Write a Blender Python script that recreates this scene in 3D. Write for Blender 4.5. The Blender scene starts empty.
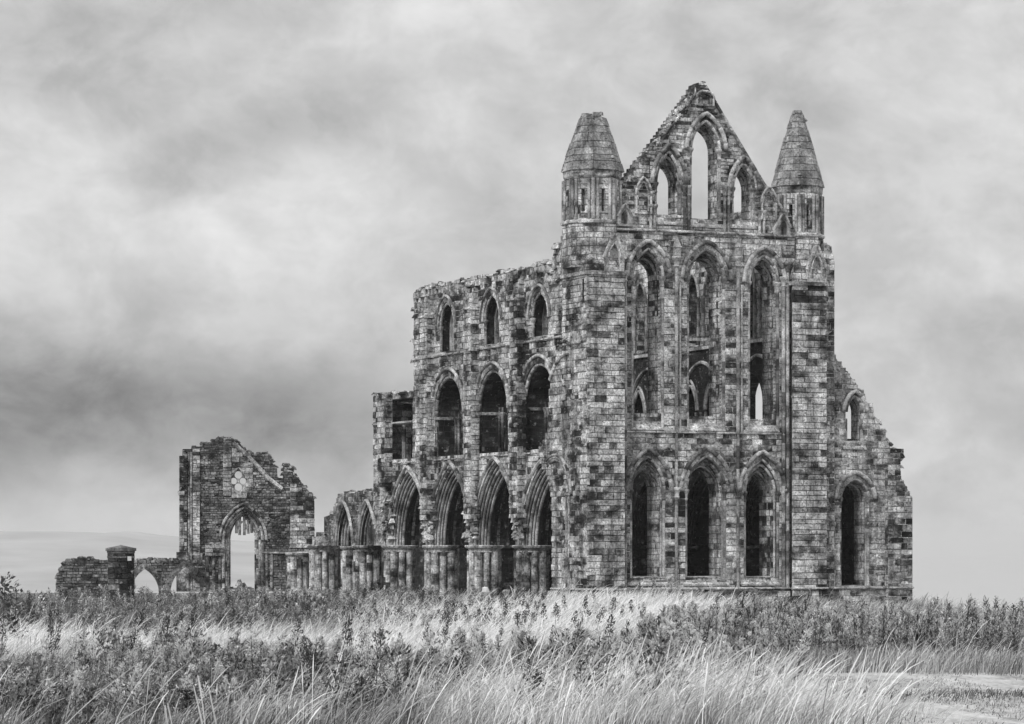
import bpy, bmesh, math, random
import numpy as np
from mathutils import Vector
from mathutils.geometry import delaunay_2d_cdt

R = random.Random(11)
NR = np.random.default_rng(5)
rad = math.radians
scene = bpy.context.scene
COL = scene.collection

# ------------------------------------------------------------------ camera and measures
F = 3075.0            # focal length in picture widths of 1024
CX, CY = 512.0, 546.0
EYE = 2.75
TH = rad(22.6)
P0 = (3.244, 133.0)   # south-east corner of the abbey on the ground

def ground_z(x, y):
    z = 1.15 * (1 - y / 100.0)
    z = np.where(y > 100, 0.0, z) if isinstance(y, np.ndarray) else (0.0 if y > 100 else z)
    return z

class Frame:
    """a wall's own axes on the ground: a along the front, d into the depth"""
    def __init__(s, ox, oy, th):
        s.o = (ox, oy); s.th = th
        s.u = (math.cos(th), math.sin(th)); s.v = (-math.sin(th), math.cos(th))
    def E(s, px, py, y=0.0):
        k = (px - CX) / F
        x = (k * (s.o[1] + y * s.v[1]) - s.o[0] - y * s.v[0]) / (s.u[0] - k * s.u[1])
        Y = s.o[1] + x * s.u[1] + y * s.v[1]
        return (x, EYE + (CY - py) * Y / F)
    def S(s, px, py, x=0.0):
        k = (px - CX) / F
        y = (k * (s.o[1] + x * s.u[1]) - s.o[0] - x * s.u[0]) / (s.v[0] - k * s.v[1])
        Y = s.o[1] + x * s.u[1] + y * s.v[1]
        return (y, EYE + (CY - py) * Y / F)

A = Frame(P0[0], P0[1], TH)
def ME(a, b, d): return (a, d, b)       # east-facing walls
def MS(a, b, d): return (d, a, b)       # south-facing walls

# ------------------------------------------------------------------ node helpers
def newmat(name):
    m = bpy.data.materials.new(name); m.use_nodes = True
    nt = m.node_tree; nt.nodes.clear()
    out = nt.nodes.new('ShaderNodeOutputMaterial')
    b = nt.nodes.new('ShaderNodeBsdfPrincipled')
    b.inputs['Specular IOR Level'].default_value = 0.15
    b.inputs['Roughness'].default_value = 0.95
    nt.links.new(b.outputs[0], out.inputs[0])
    return m, nt, b
def N(nt, t, **kw):
    n = nt.nodes.new(t)
    for k, v in kw.items(): setattr(n, k, v)
    return n
def setin(nt, sock, v):
    if hasattr(v, 'links') or isinstance(v, bpy.types.NodeSocket): nt.links.new(v, sock)
    else: sock.default_value = v
def MA(nt, op, a, b=0.0, c=None, clamp=False):
    n = N(nt, 'ShaderNodeMath', operation=op, use_clamp=clamp)
    setin(nt, n.inputs[0], a); setin(nt, n.inputs[1], b)
    if c is not None: setin(nt, n.inputs[2], c)
    return n.outputs[0]
def noise(nt, vec, scale, detail=3.0, rough=0.55, w=None, dist=0.0):
    n = N(nt, 'ShaderNodeTexNoise')
    nt.links.new(vec, n.inputs['Vector'])
    n.inputs['Scale'].default_value = scale; n.inputs['Detail'].default_value = detail
    n.inputs['Roughness'].default_value = rough; n.inputs['Distortion'].default_value = dist
    return n.outputs['Fac']
def mapping(nt, vec, scale=(1, 1, 1), loc=(0, 0, 0)):
    n = N(nt, 'ShaderNodeMapping'); nt.links.new(vec, n.inputs['Vector'])
    n.inputs['Scale'].default_value = scale; n.inputs['Location'].default_value = loc
    return n.outputs[0]
def ramp(nt, fac, stops, interp='LINEAR'):
    n = N(nt, 'ShaderNodeValToRGB'); n.color_ramp.interpolation = interp
    el = n.color_ramp.elements
    while len(el) < len(stops): el.new(0.5)
    for e, (p, v) in zip(el, stops):
        e.position = p; e.color = (v, v, v, 1)
    nt.links.new(fac, n.inputs[0])
    return n.outputs[0]
def maprange(nt, v, a, b, c, d):
    n = N(nt, 'ShaderNodeMapRange'); n.clamp = True
    setin(nt, n.inputs['Value'], v)
    for k, x in zip(('From Min', 'From Max', 'To Min', 'To Max'), (a, b, c, d)): n.inputs[k].default_value = x
    return n.outputs[0]

STOPS = [(0.0, .018), (.2, .04), (.34, .11), (.47, .29), (.6, .46), (.78, .60), (1.0, .74)]

def stone_mat(name, stops=STOPS, brick=None, patch=0.55, soot=0.55, bump=0.6, gain=1.0, seed=0.0, fine=11.0, own=.40, amp=1.0):
    """weathered sandstone: every block its own tone, soot, lichen, pitting; brick=(width, row) for coursed faces"""
    m, nt, b = newmat(name)
    tc = N(nt, 'ShaderNodeTexCoord'); geo = N(nt, 'ShaderNodeNewGeometry')
    obj = mapping(nt, tc.outputs['Object'], (1, 1, 1), (seed, seed * 1.7, seed * .6))
    height = None
    if brick:
        sep = N(nt, 'ShaderNodeSeparateXYZ'); nt.links.new(tc.outputs['UV'], sep.inputs[0])
        cv = N(nt, 'ShaderNodeCombineXYZ'); nt.links.new(sep.outputs[1], cv.inputs[1])
        wob = noise(nt, cv.outputs[0], 0.9, 1.0)
        v2 = MA(nt, 'ADD', sep.outputs[1], MA(nt, 'MULTIPLY', wob, 0.55))
        wig = noise(nt, tc.outputs['UV'], 3.0, 2.0)
        v2 = MA(nt, 'ADD', v2, MA(nt, 'MULTIPLY', wig, 0.05))
        cc = N(nt, 'ShaderNodeCombineXYZ'); nt.links.new(sep.outputs[0], cc.inputs[0]); nt.links.new(v2, cc.inputs[1])
        bt = N(nt, 'ShaderNodeTexBrick'); nt.links.new(cc.outputs[0], bt.inputs['Vector'])
        bt.offset = 0.43; bt.squash = 0.72; bt.squash_frequency = 3
        bt.inputs['Color1'].default_value = (0, 0, 0, 1); bt.inputs['Color2'].default_value = (1, 1, 1, 1)
        bt.inputs['Mortar'].default_value = (.5, .5, .5, 1)
        bt.inputs['Scale'].default_value = 1.0; bt.inputs['Mortar Size'].default_value = 0.02
        bt.inputs['Mortar Smooth'].default_value = 0.3
        bt.inputs['Brick Width'].default_value = brick[0]; bt.inputs['Row Height'].default_value = brick[1]
        rnd = N(nt, 'ShaderNodeRGBToBW'); nt.links.new(bt.outputs['Color'], rnd.inputs[0]); rnd = rnd.outputs[0]
        height = MA(nt, 'SUBTRACT', 1.0, bt.outputs['Fac'])
        mort = bt.outputs['Fac']
    else:
        rnd = geo.outputs['Random Per Island']; mort = None
    big = noise(nt, obj, 0.33, 3.0, 0.6)
    blot = noise(nt, mapping(nt, obj, (1, 1, 1.6), (5, 3, 1)), 1.05, 4.0, 0.65)
    oz = noise(nt, mapping(nt, obj, (1, 1, 1.4), (8, 2, 6)), .28, 2.0)
    t = MA(nt, 'MULTIPLY_ADD', MA(nt, 'MULTIPLY', MA(nt, 'SUBTRACT', rnd, .5), maprange(nt, oz, .35, .65, .4, 1.9)), own, .53)
    t = MA(nt, 'ADD', t, MA(nt, 'MULTIPLY', MA(nt, 'SUBTRACT', big, 0.5), patch * 2.2))
    t = MA(nt, 'ADD', t, MA(nt, 'MULTIPLY', MA(nt, 'SUBTRACT', blot, 0.5), patch * 3.0), clamp=True)
    tone = ramp(nt, t, stops)
    bw = N(nt, 'ShaderNodeRGBToBW'); nt.links.new(tone, bw.inputs[0]); tone = bw.outputs[0]
    mid = noise(nt, obj, 2.3, 5.0, 0.65)
    tone = MA(nt, 'MULTIPLY', tone, maprange(nt, mid, .28, .72, 1 - .55 * amp, 1 + .5 * amp))
    # soot running down the wall
    st = noise(nt, mapping(nt, obj, (1.5, 1.5, .16)), 1.0, 4.0, 0.6)
    st = maprange(nt, st, .47, .66, 1.0, 1.0 - soot * 1.15)
    tone = MA(nt, 'MULTIPLY', tone, st)
    fn = noise(nt, obj, fine, 4.0, 0.7)
    tone = MA(nt, 'MULTIPLY', tone, maprange(nt, fn, .34, .66, 1 - .58 * amp, 1 + .5 * amp))
    pit = noise(nt, mapping(nt, obj, (1, 1, 1.2), (2, 7, 3)), 7.5, 3.0, .6)
    tone = MA(nt, 'MULTIPLY', tone, maprange(nt, pit, .33, .42, 1 - .7 * amp, 1.0))
    # lichen
    lc = noise(nt, mapping(nt, obj, (1, 1, 1), (9.1, 4.2, 2.2)), 4.2, 5.0, 0.7)
    lf = maprange(nt, lc, .60, .68, 0.0, 0.6)
    mx = N(nt, 'ShaderNodeMix', data_type='FLOAT')
    nt.links.new(lf, mx.inputs[0]); nt.links.new(tone, mx.inputs[2]); mx.inputs[3].default_value = .5
    tone = mx.outputs[0]
    if mort is not None:
        mx = N(nt, 'ShaderNodeMix', data_type='FLOAT')
        nt.links.new(MA(nt, 'MULTIPLY', mort, .75), mx.inputs[0]); nt.links.new(tone, mx.inputs[2]); mx.inputs[3].default_value = .035
        tone = mx.outputs[0]
    tone = MA(nt, 'MULTIPLY', tone, gain, clamp=True)
    cmb = N(nt, 'ShaderNodeCombineColor')
    for i in range(3): nt.links.new(tone, cmb.inputs[i])
    nt.links.new(cmb.outputs[0], b.inputs['Base Color'])
    h = MA(nt, 'ADD', MA(nt, 'MULTIPLY', fn, .6), MA(nt, 'MULTIPLY', mid, .8))
    if height is not None: h = MA(nt, 'ADD', h, MA(nt, 'MULTIPLY', height, .8))
    bp = N(nt, 'ShaderNodeBump'); bp.inputs['Strength'].default_value = bump; bp.inputs['Distance'].default_value = 0.06
    nt.links.new(h, bp.inputs['Height']); nt.links.new(bp.outputs[0], b.inputs['Normal'])
    return m

def flat_noise_mat(name, lo, hi, scale, rough=.95, detail=4.0):
    m, nt, b = newmat(name)
    tc = N(nt, 'ShaderNodeTexCoord')
    n = noise(nt, tc.outputs['Object'], scale, detail, .65)
    nt.links.new(ramp(nt, n, [(.3, lo), (.7, hi)]), b.inputs['Base Color'])
    b.inputs['Roughness'].default_value = rough
    return m

def tone_mat(name, trans=0.25):
    """plants: tone stored per blade or leaf"""
    m, nt, b = newmat(name)
    at = N(nt, 'ShaderNodeAttribute'); at.attribute_name = 'tone'
    cmb = N(nt, 'ShaderNodeCombineColor')
    for i in range(3): nt.links.new(at.outputs['Fac'], cmb.inputs[i])
    nt.links.new(cmb.outputs[0], b.inputs['Base Color'])
    b.inputs['Roughness'].default_value = .7
    tr = N(nt, 'ShaderNodeBsdfTranslucent'); nt.links.new(cmb.outputs[0], tr.inputs[0])
    ms = N(nt, 'ShaderNodeMixShader'); ms.inputs[0].default_value = trans
    nt.links.new(b.outputs[0], ms.inputs[1]); nt.links.new(tr.outputs[0], ms.inputs[2])
    out = [n for n in nt.nodes if n.type == 'OUTPUT_MATERIAL'][0]
    nt.links.new(ms.outputs[0], out.inputs[0])
    return m

DARKER = [(0.0, .03), (.25, .06), (.45, .13), (.65, .25), (.85, .38), (1.0, .5)]
INNER_SHADE = [(0.0, .01), (.45, .02), (.7, .05), (.9, .13), (1.0, .22)]  # very dark tones: interior shade put into the stone colour
M_STONE = stone_mat('sandstone_blocks')
M_COURSE = stone_mat('coursed_sandstone', brick=(.58, .27), seed=3.0)
M_MOULD = stone_mat('carved_sandstone', stops=[(0, .06), (.25, .14), (.5, .36), (.75, .52), (1, .68)], seed=6.0, patch=.5, fine=14.0, own=.4, amp=.75)
M_CORE = stone_mat('mortar_bed', stops=[(0, .02), (1, .05)], patch=.3)
M_INNER = stone_mat('shade_dark_inner_stone', stops=INNER_SHADE, brick=(.55, .27), seed=8.0)  # interior stone, darkened so the openings look unlit
M_DRESS = stone_mat('dressed_sandstone', stops=[(0, .05), (.25, .16), (.5, .42), (.75, .58), (1, .72)], seed=9.0, patch=.4, own=.35)
M_ROOFST = stone_mat('turret_slabs', stops=[(0, .12), (.3, .2), (.6, .27), (1, .38)], patch=.3, soot=.5, seed=2.0, own=.4)
M_RUBBLE = stone_mat('rubble_stone', stops=DARKER, seed=5.0)
M_DARKST = stone_mat('sooty_blocks', stops=[(0, .02), (.4, .035), (.7, .09), (1, .22)], seed=4.0)
M_HOLLOW = stone_mat('shade_black_stone', stops=[(0, .008), (.5, .018), (.8, .04), (1, .08)], seed=7.0, patch=.4, own=.3)  # near-black tone stands in for shade in the arch hollows

# ------------------------------------------------------------------ mesh builder
class MB:
    def __init__(s): s.v = []; s.f = []; s.m = []; s.cur = 0; s.cuts = []
    def part(s): s.cuts.append((len(s.v), len(s.f)))      # what follows is a mesh of its own
    def vs(s, pts):
        i = len(s.v); s.v.extend(pts); return list(range(i, i + len(pts)))
    def fc(s, idx): s.f.append(tuple(idx)); s.m.append(s.cur)
    def box8(s, p):      # 4 bottom/near then 4 top/far corners
        i = s.vs(p)
        for q in ((0, 1, 2, 3), (7, 6, 5, 4), (0, 4, 5, 1), (1, 5, 6, 2), (2, 6, 7, 3), (3, 7, 4, 0)):
            s.fc([i[k] for k in q])
    def boxM(s, M, a0, a1, b0, b1, d0, d1):
        s.box8([M(a0, b0, d0), M(a1, b0, d0), M(a1, b1, d0), M(a0, b1, d0), M(a0, b0, d1), M(a1, b0, d1), M(a1, b1, d1), M(a0, b1, d1)])
    def stone(s, M, a0, a1, b0, b1, df, db, ins=.016, tilt=0.0):
        """block with arrises worn back: front face smaller than its bed"""
        j = lambda: R.uniform(-.008, .008)
        t = [R.uniform(-tilt, tilt) for _ in range(4)]
        bk = [M(a0, b0, db), M(a1, b0, db), M(a1, b1, db), M(a0, b1, db)]
        fr = [M(a0 + ins + j(), b0 + ins + j(), df + t[0]), M(a1 - ins + j(), b0 + ins + j(), df + t[1]), M(a1 - ins + j(), b1 - ins + j(), df + t[2]), M(a0 + ins + j(), b1 - ins + j(), df + t[3])]
        e = df + .03
        md = [M(a0 + .004, b0 + .004, e), M(a1 - .004, b0 + .004, e), M(a1 - .004, b1 - .004, e), M(a0 + .004, b1 - .004, e)]
        i = s.vs(bk + md + fr)
        for l in (0, 4):
            for k in range(4):
                s.fc((i[l + k], i[l + (k + 1) % 4], i[l + 4 + (k + 1) % 4], i[l + 4 + k]))
        s.fc((i[8], i[9], i[10], i[11])); s.fc((i[3], i[2], i[1], i[0]))
    def lump(s, c, sx, sy, sz):
        """rough broken stone"""
        rz = R.uniform(0, math.pi); ry = R.uniform(-.35, .35)
        p = []
        for (x, y, z) in ((-1, -1, -1), (1, -1, -1), (1, 1, -1), (-1, 1, -1), (-1, -1, 1), (1, -1, 1), (1, 1, 1), (-1, 1, 1)):
            q = .62 if z > 0 else 1.0
            x, y, z = x * sx * R.uniform(.65, 1) * q, y * sy * R.uniform(.65, 1) * q, z * sz * R.uniform(.6, 1)
            x, z = x * math.cos(ry) - z * math.sin(ry), x * math.sin(ry) + z * math.cos(ry)
            x, y = x * math.cos(rz) - y * math.sin(rz), x * math.sin(rz) + y * math.cos(rz)
            p.append((c[0] + x, c[1] + y, c[2] + z))
        s.box8(p)
    def sweep(s, M, path, r, d, n=7, seg=.55, gap=.0, jit=.0, depth_scale=1.0):
        """roll moulding along a path in the wall plane, cut into stones of about seg metres"""
        L = [0.0]
        for p, q in zip(path, path[1:]): L.append(L[-1] + math.hypot(q[0] - p[0], q[1] - p[1]))
        tot = L[-1]
        if tot < 1e-4: return
        def at(t):
            t = min(max(t, 0), tot)
            for k in range(len(L) - 1):
                if t <= L[k + 1] + 1e-9:
                    f = (t - L[k]) / max(L[k + 1] - L[k], 1e-9); p, q = path[k], path[k + 1]
                    dx, dz = q[0] - p[0], q[1] - p[1]; l = math.hypot(dx, dz) or 1
                    return (p[0] + dx * f, p[1] + dz * f), (-dz / l, dx / l)
            return path[-1], (0, 1)
        t = 0.0
        while t < tot - 1e-4:
            sl = seg * R.uniform(.7, 1.35); t1 = min(tot, t + sl)
            if tot - t1 < seg * .3: t1 = tot
            rr = r * (1 + R.uniform(-jit, jit)); k = max(1, int(math.ceil((t1 - t) / .22)))
            rings = []
            for q in range(k + 1):
                (px, pz), (nx, nz) = at(t + (t1 - t) * q / k)
                ring = []
                for w in range(n):
                    an = 2 * math.pi * w / n
                    o = rr * math.cos(an); dd = d + rr * math.sin(an) * depth_scale
                    ring.append(M(px + nx * o, pz + nz * o, dd))
                rings.append(s.vs(ring))
            for x, y in zip(rings, rings[1:]):
                for w in range(n): s.fc((x[w], x[(w + 1) % n], y[(w + 1) % n], y[w]))
            s.fc(rings[0]); s.fc(rings[-1][::-1])
            t = t1
    def lathe(s, c, prof, n=16, rot=0.0, cap=True):
        rings = []
        for r, z in prof:
            rings.append(s.vs([(c[0] + r * math.cos(rot + 2 * math.pi * k / n), c[1] + r * math.sin(rot + 2 * math.pi * k / n), c[2] + z) for k in range(n)]))
        for x, y in zip(rings, rings[1:]):
            for k in range(n): s.fc((x[k], x[(k + 1) % n], y[(k + 1) % n], y[k]))
        if cap: s.fc(rings[0][::-1]); s.fc(rings[-1])
    def drums(s, c, r, z0, z1, n=10, h=.5):
        z = z0
        while z < z1 - 1e-3:
            zz = min(z1, z + h * R.uniform(.7, 1.35))
            if z1 - zz < .15: zz = z1
            q = r * R.uniform(.95, 1.03)
            s.lathe((c[0], c[1], 0), [(q * .93, z), (q, z + .025), (q, zz - .025), (q * .93, zz)], n, R.random())
            z = zz
    def build(s, name, mats, parent=None, smooth=False):
        if s.cuts:
            edges = [(0, 0)] + s.cuts + [(len(s.v), len(s.f))]; first = None
            for (v0, f0), (v1, f1) in zip(edges, edges[1:]):
                if f1 == f0: continue
                q = MB(); q.v = s.v[v0:v1]; q.f = [tuple(i - v0 for i in f) for f in s.f[f0:f1]]; q.m = s.m[f0:f1]
                o = q.build(name, mats, parent, smooth); first = first or o
            return first
        me = bpy.data.meshes.new(name)
        me.from_pydata(s.v, [], s.f); me.validate()
        if not isinstance(mats, (list, tuple)): mats = [mats]
        for m in mats: me.materials.append(m)
        if len(me.polygons) == len(s.m): me.polygons.foreach_set('material_index', s.m)
        bm = bmesh.new(); bm.from_mesh(me)
        bmesh.ops.remove_doubles(bm, verts=bm.verts[:], dist=1e-5) if len(mats) == 1 and getattr(s, 'weld', False) else None
        bmesh.ops.recalc_face_normals(bm, faces=bm.faces[:])
        uv = bm.loops.layers.uv.new('UVMap')
        ox, oy = R.uniform(0, 40), R.uniform(0, 3)
        for f in bm.faces:
            n = f.normal
            if smooth: f.smooth = True
            if abs(n.z) > .75:
                for l in f.loops: l[uv].uv = (l.vert.co.x + ox, l.vert.co.y + oy)
            else:
                h = math.hypot(n.x, n.y) or 1; tx, ty = -n.y / h, n.x / h
                for l in f.loops: l[uv].uv = (l.vert.co.x * tx + l.vert.co.y * ty + ox, l.vert.co.z + oy)
        bm.to_mesh(me); bm.free()
        o = bpy.data.objects.new(name, me); COL.objects.link(o)
        if parent is not None: o.parent = parent
        return o

def inpoly(p, poly):
    x, y = p; c = False; n = len(poly); j = n - 1
    for i in range(n):
        a, b = poly[i], poly[j]
        if (a[1] > y) != (b[1] > y) and x < (b[0] - a[0]) * (y - a[1]) / (b[1] - a[1]) + a[0]: c = not c
        j = i
    return c

def plate(mb, M, outline, holes, d0, d1):
    """a slab of wall with real openings through it"""
    vs = []; es = []
    for lp in [outline] + holes:
        b = len(vs); vs += [Vector(p) for p in lp]
        es += [(b + i, b + (i + 1) % len(lp)) for i in range(len(lp))]
    v, e, f, *_ = delaunay_2d_cdt(vs, es, [], 0, 1e-5)
    fi = mb.vs([M(p.x, p.y, d0) for p in v]); bi = mb.vs([M(p.x, p.y, d1) for p in v])
    for t in f:
        c = (sum(v[k].x for k in t) / len(t), sum(v[k].y for k in t) / len(t))
        if inpoly(c, outline) and not any(inpoly(c, h) for h in holes):
            mb.fc([fi[k] for k in t]); mb.fc([bi[k] for k in reversed(t)])
    for lp in [outline] + holes:
        a = mb.vs([M(p[0], p[1], d0) for p in lp]); b = mb.vs([M(p[0], p[1], d1) for p in lp]); n = len(lp)
        for i in range(n): mb.fc((a[i], a[(i + 1) % n], b[(i + 1) % n], b[i]))

def rows(poly, z):
    xs = []
    for p, q in zip(poly, poly[1:] + poly[:1]):
        if (p[1] > z) != (q[1] > z): xs.append(p[0] + (q[0] - p[0]) * (z - p[1]) / (q[1] - p[1]))
    return sorted(xs)

def spans(outline, holes, z):
    xs = rows(outline, z); iv = list(zip(xs[::2], xs[1::2]))
    for h in holes:
        hx = rows(h, z)
        for a, b in zip(hx[::2], hx[1::2]):
            nv = []
            for p, q in iv:
                if b <= p or a >= q: nv.append((p, q)); continue
                if a > p: nv.append((p, a))
                if b < q: nv.append((b, q))
            iv = nv
    return iv

def masonry(mb, M, outline, holes, df, sgn=1, course=(.2, .32), width=(.24, .7), proud=.03, thick=.1, rag=0.0, tilt=.008, drop=0.0):
    """lay blocks in courses over a wall face; df is the face, blocks stand up to `proud` in front of it"""
    z0 = min(p[1] for p in outline); z1 = max(p[1] for p in outline); z = z0
    while z < z1 - .05:
        h = min(R.uniform(*course), z1 - z + .02)
        for a, b in spans(outline, holes, z + h * .5):
            if b - a < .04: continue
            a2 = a - R.uniform(0, rag); b2 = b + R.uniform(0, rag); x = a2
            while x < b2 - 1e-3:
                w = R.uniform(*width) if R.random() < .75 else R.uniform(width[0], (width[0] + width[1]) / 2)
                x1 = x + w
                if b2 - x1 < width[0] * .6: x1 = b2
                if R.random() >= drop:
                    p = R.uniform(0, proud)
                    mb.stone(M, x + .006, x1 - .006, z + .006, z + h - .006, df - sgn * p, df + sgn * thick, tilt=tilt) if sgn > 0 else \
                        mb.stone(lambda aa, bb, dd: M(aa, bb, 2 * df - dd), x + .004, x1 - .004, z + .004, z + h - .004, df - p, df + thick, tilt=tilt)
                x = x1
        z += h

def arc(cx, zs, w, h, n=11):
    """pointed arch from its left springing over the apex to its right springing"""
    r = (h * h + w * w / 4) / w; c = r - w / 2
    top = math.atan2(h, c)
    L = [(cx + c - r * math.cos(top * i / n), zs + r * math.sin(top * i / n)) for i in range(n + 1)]
    return L + [(2 * cx - x, z) for x, z in reversed(L[:-1])]
def archpoly(cx, z0, zs, w, h, n=11):
    return [(cx - w / 2, z0)] + arc(cx, zs, w, h, n) + [(cx + w / 2, z0)]
def widen(w, h, e):
    """arch parallel to (w, h) at distance e"""
    return w + 2 * e, h + e * (1.0 + .25 * (h / (w / 2) - 1))

def voussoirs(mb, M, cx, zs, w, h, t, df, db, n=9, proud=.02, half=0):
    w2, h2 = widen(w, h, t)
    a = arc(cx, zs, w, h, n); b = arc(cx, zs, w2, h2, n)
    for i in range(len(a) - 1):
        if half < 0 and i >= n or half > 0 and i < n: continue
        p = R.uniform(0, proud)
        q = [M(*a[i], df - p), M(*a[i + 1], df - p), M(*b[i + 1], df - p), M(*b[i], df - p)]
        k = [M(*a[i], db), M(*a[i + 1], db), M(*b[i + 1], db), M(*b[i], db)]
        mb.box8(q + k)

def stepped(p, q, n, amp):
    """crumbling edge from p to q as broken courses"""
    out = [p]
    for i in range(1, n + 1):
        f = i / n; x = p[0] + (q[0] - p[0]) * f; z = p[1] + (q[1] - p[1]) * f
        x += R.uniform(-amp, amp); pz = out[-1][1]; px_ = out[-1][0]
        if (q[1] - p[1]) > 0: out.append((px_ + R.uniform(-.02, .02), z))
        else: out.append((x, pz + R.uniform(-.02, .02)))
        out.append((x, z))
    out[-1] = q
    return out

def empty(name, label, cat, loc, rz=0.0, group=None):
    o = bpy.data.objects.new(name, None); COL.objects.link(o)
    o.location = loc; o.rotation_euler = (0, 0, rz); o.empty_display_size = .5
    o['label'] = label; o['category'] = cat
    if group: o['group'] = group
    return o
def tag(o, label, cat, group=None):
    o['label'] = label; o['category'] = cat
    if group: o['group'] = group
    return o
def kind(o, k): o['kind'] = k; return o

# ================================================================== THE ABBEY
abbey = empty('abbey_ruin', 'tall roofless gothic abbey ruin of blackened sandstone with two capped turrets and pointed gable', 'abbey ruin', (P0[0], P0[1], 0), TH)
E, S = A.E, A.S
def Ez(px, py, y=0.0): return E(px, py, y)[1]
def Ex(px, y=0.0): return E(px, 546, y)[0]
YW = .40                                   # main east wall face
TW = 1.3                                   # its thickness
zl = Ez(705, 233, YW)                      # ledge under the gable
zpl = Ez(705, 589, 0)                      # plinth string
zst = Ez(705, 433, YW)                     # string between lower and upper windows

def shaft_cap(mb, x, y, z, r):
    mb.lathe((x, y, z), [(r * .95, -.42), (r * 1.35, -.36), (r * 1.02, -.3), (r * 1.2, -.16), (r * 2.0, -.03), (r * 2.1, .03), (r * 1.8, .07)], 10)

# --- window descriptions of the east front: hood l/r, hood apex, spring, void l/r, void apex, sill (all read on the wall face)
def win(px_l, px_r, y_apex, y_spring, vw, y_vapex, y_sill, y=YW, hood=.27):
    xl, xr = Ex(px_l, y), Ex(px_r, y); cx = (xl + xr) / 2
    zs = Ez((px_l + px_r) / 2, y_spring, y); za = Ez((px_l + px_r) / 2, y_apex, y); zv = Ez((px_l + px_r) / 2, y_vapex, y); z0 = Ez((px_l + px_r) / 2, y_sill, y)
    wo = (xr - xl) - 2 * hood
    return dict(cx=cx, zs=zs, z0=z0, wo=wo, ho=za - zs - hood * 1.15, wi=vw, hi=max(zv - zs, vw * .55), hood=hood, y=y)
T1 = [win(624.6, 670.6, 448.7, 491, 1.16, 470, 577), win(680, 731.5, 448, 491, 1.58, 466, 577), win(738.5, 784.5, 451.5, 493, 1.10, 472, 577)]
T2 = [win(626, 669.5, 240.5, 277, 1.22, 258, 413), win(681.7, 730.6, 241.5, 279, 1.55, 258, 416), win(743, 784.5, 247, 283, 1.20, 263, 419)]
YG = .75
T3 = [win(651, 685.5, 145, 184, .98, 164, 216, YG, .2), win(685.5, 725, 113.5, 150, 1.28, 127, 219, YG, .22), win(728, 758.5, 157, 189, .86, 170, 220, YG, .2)]

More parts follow.
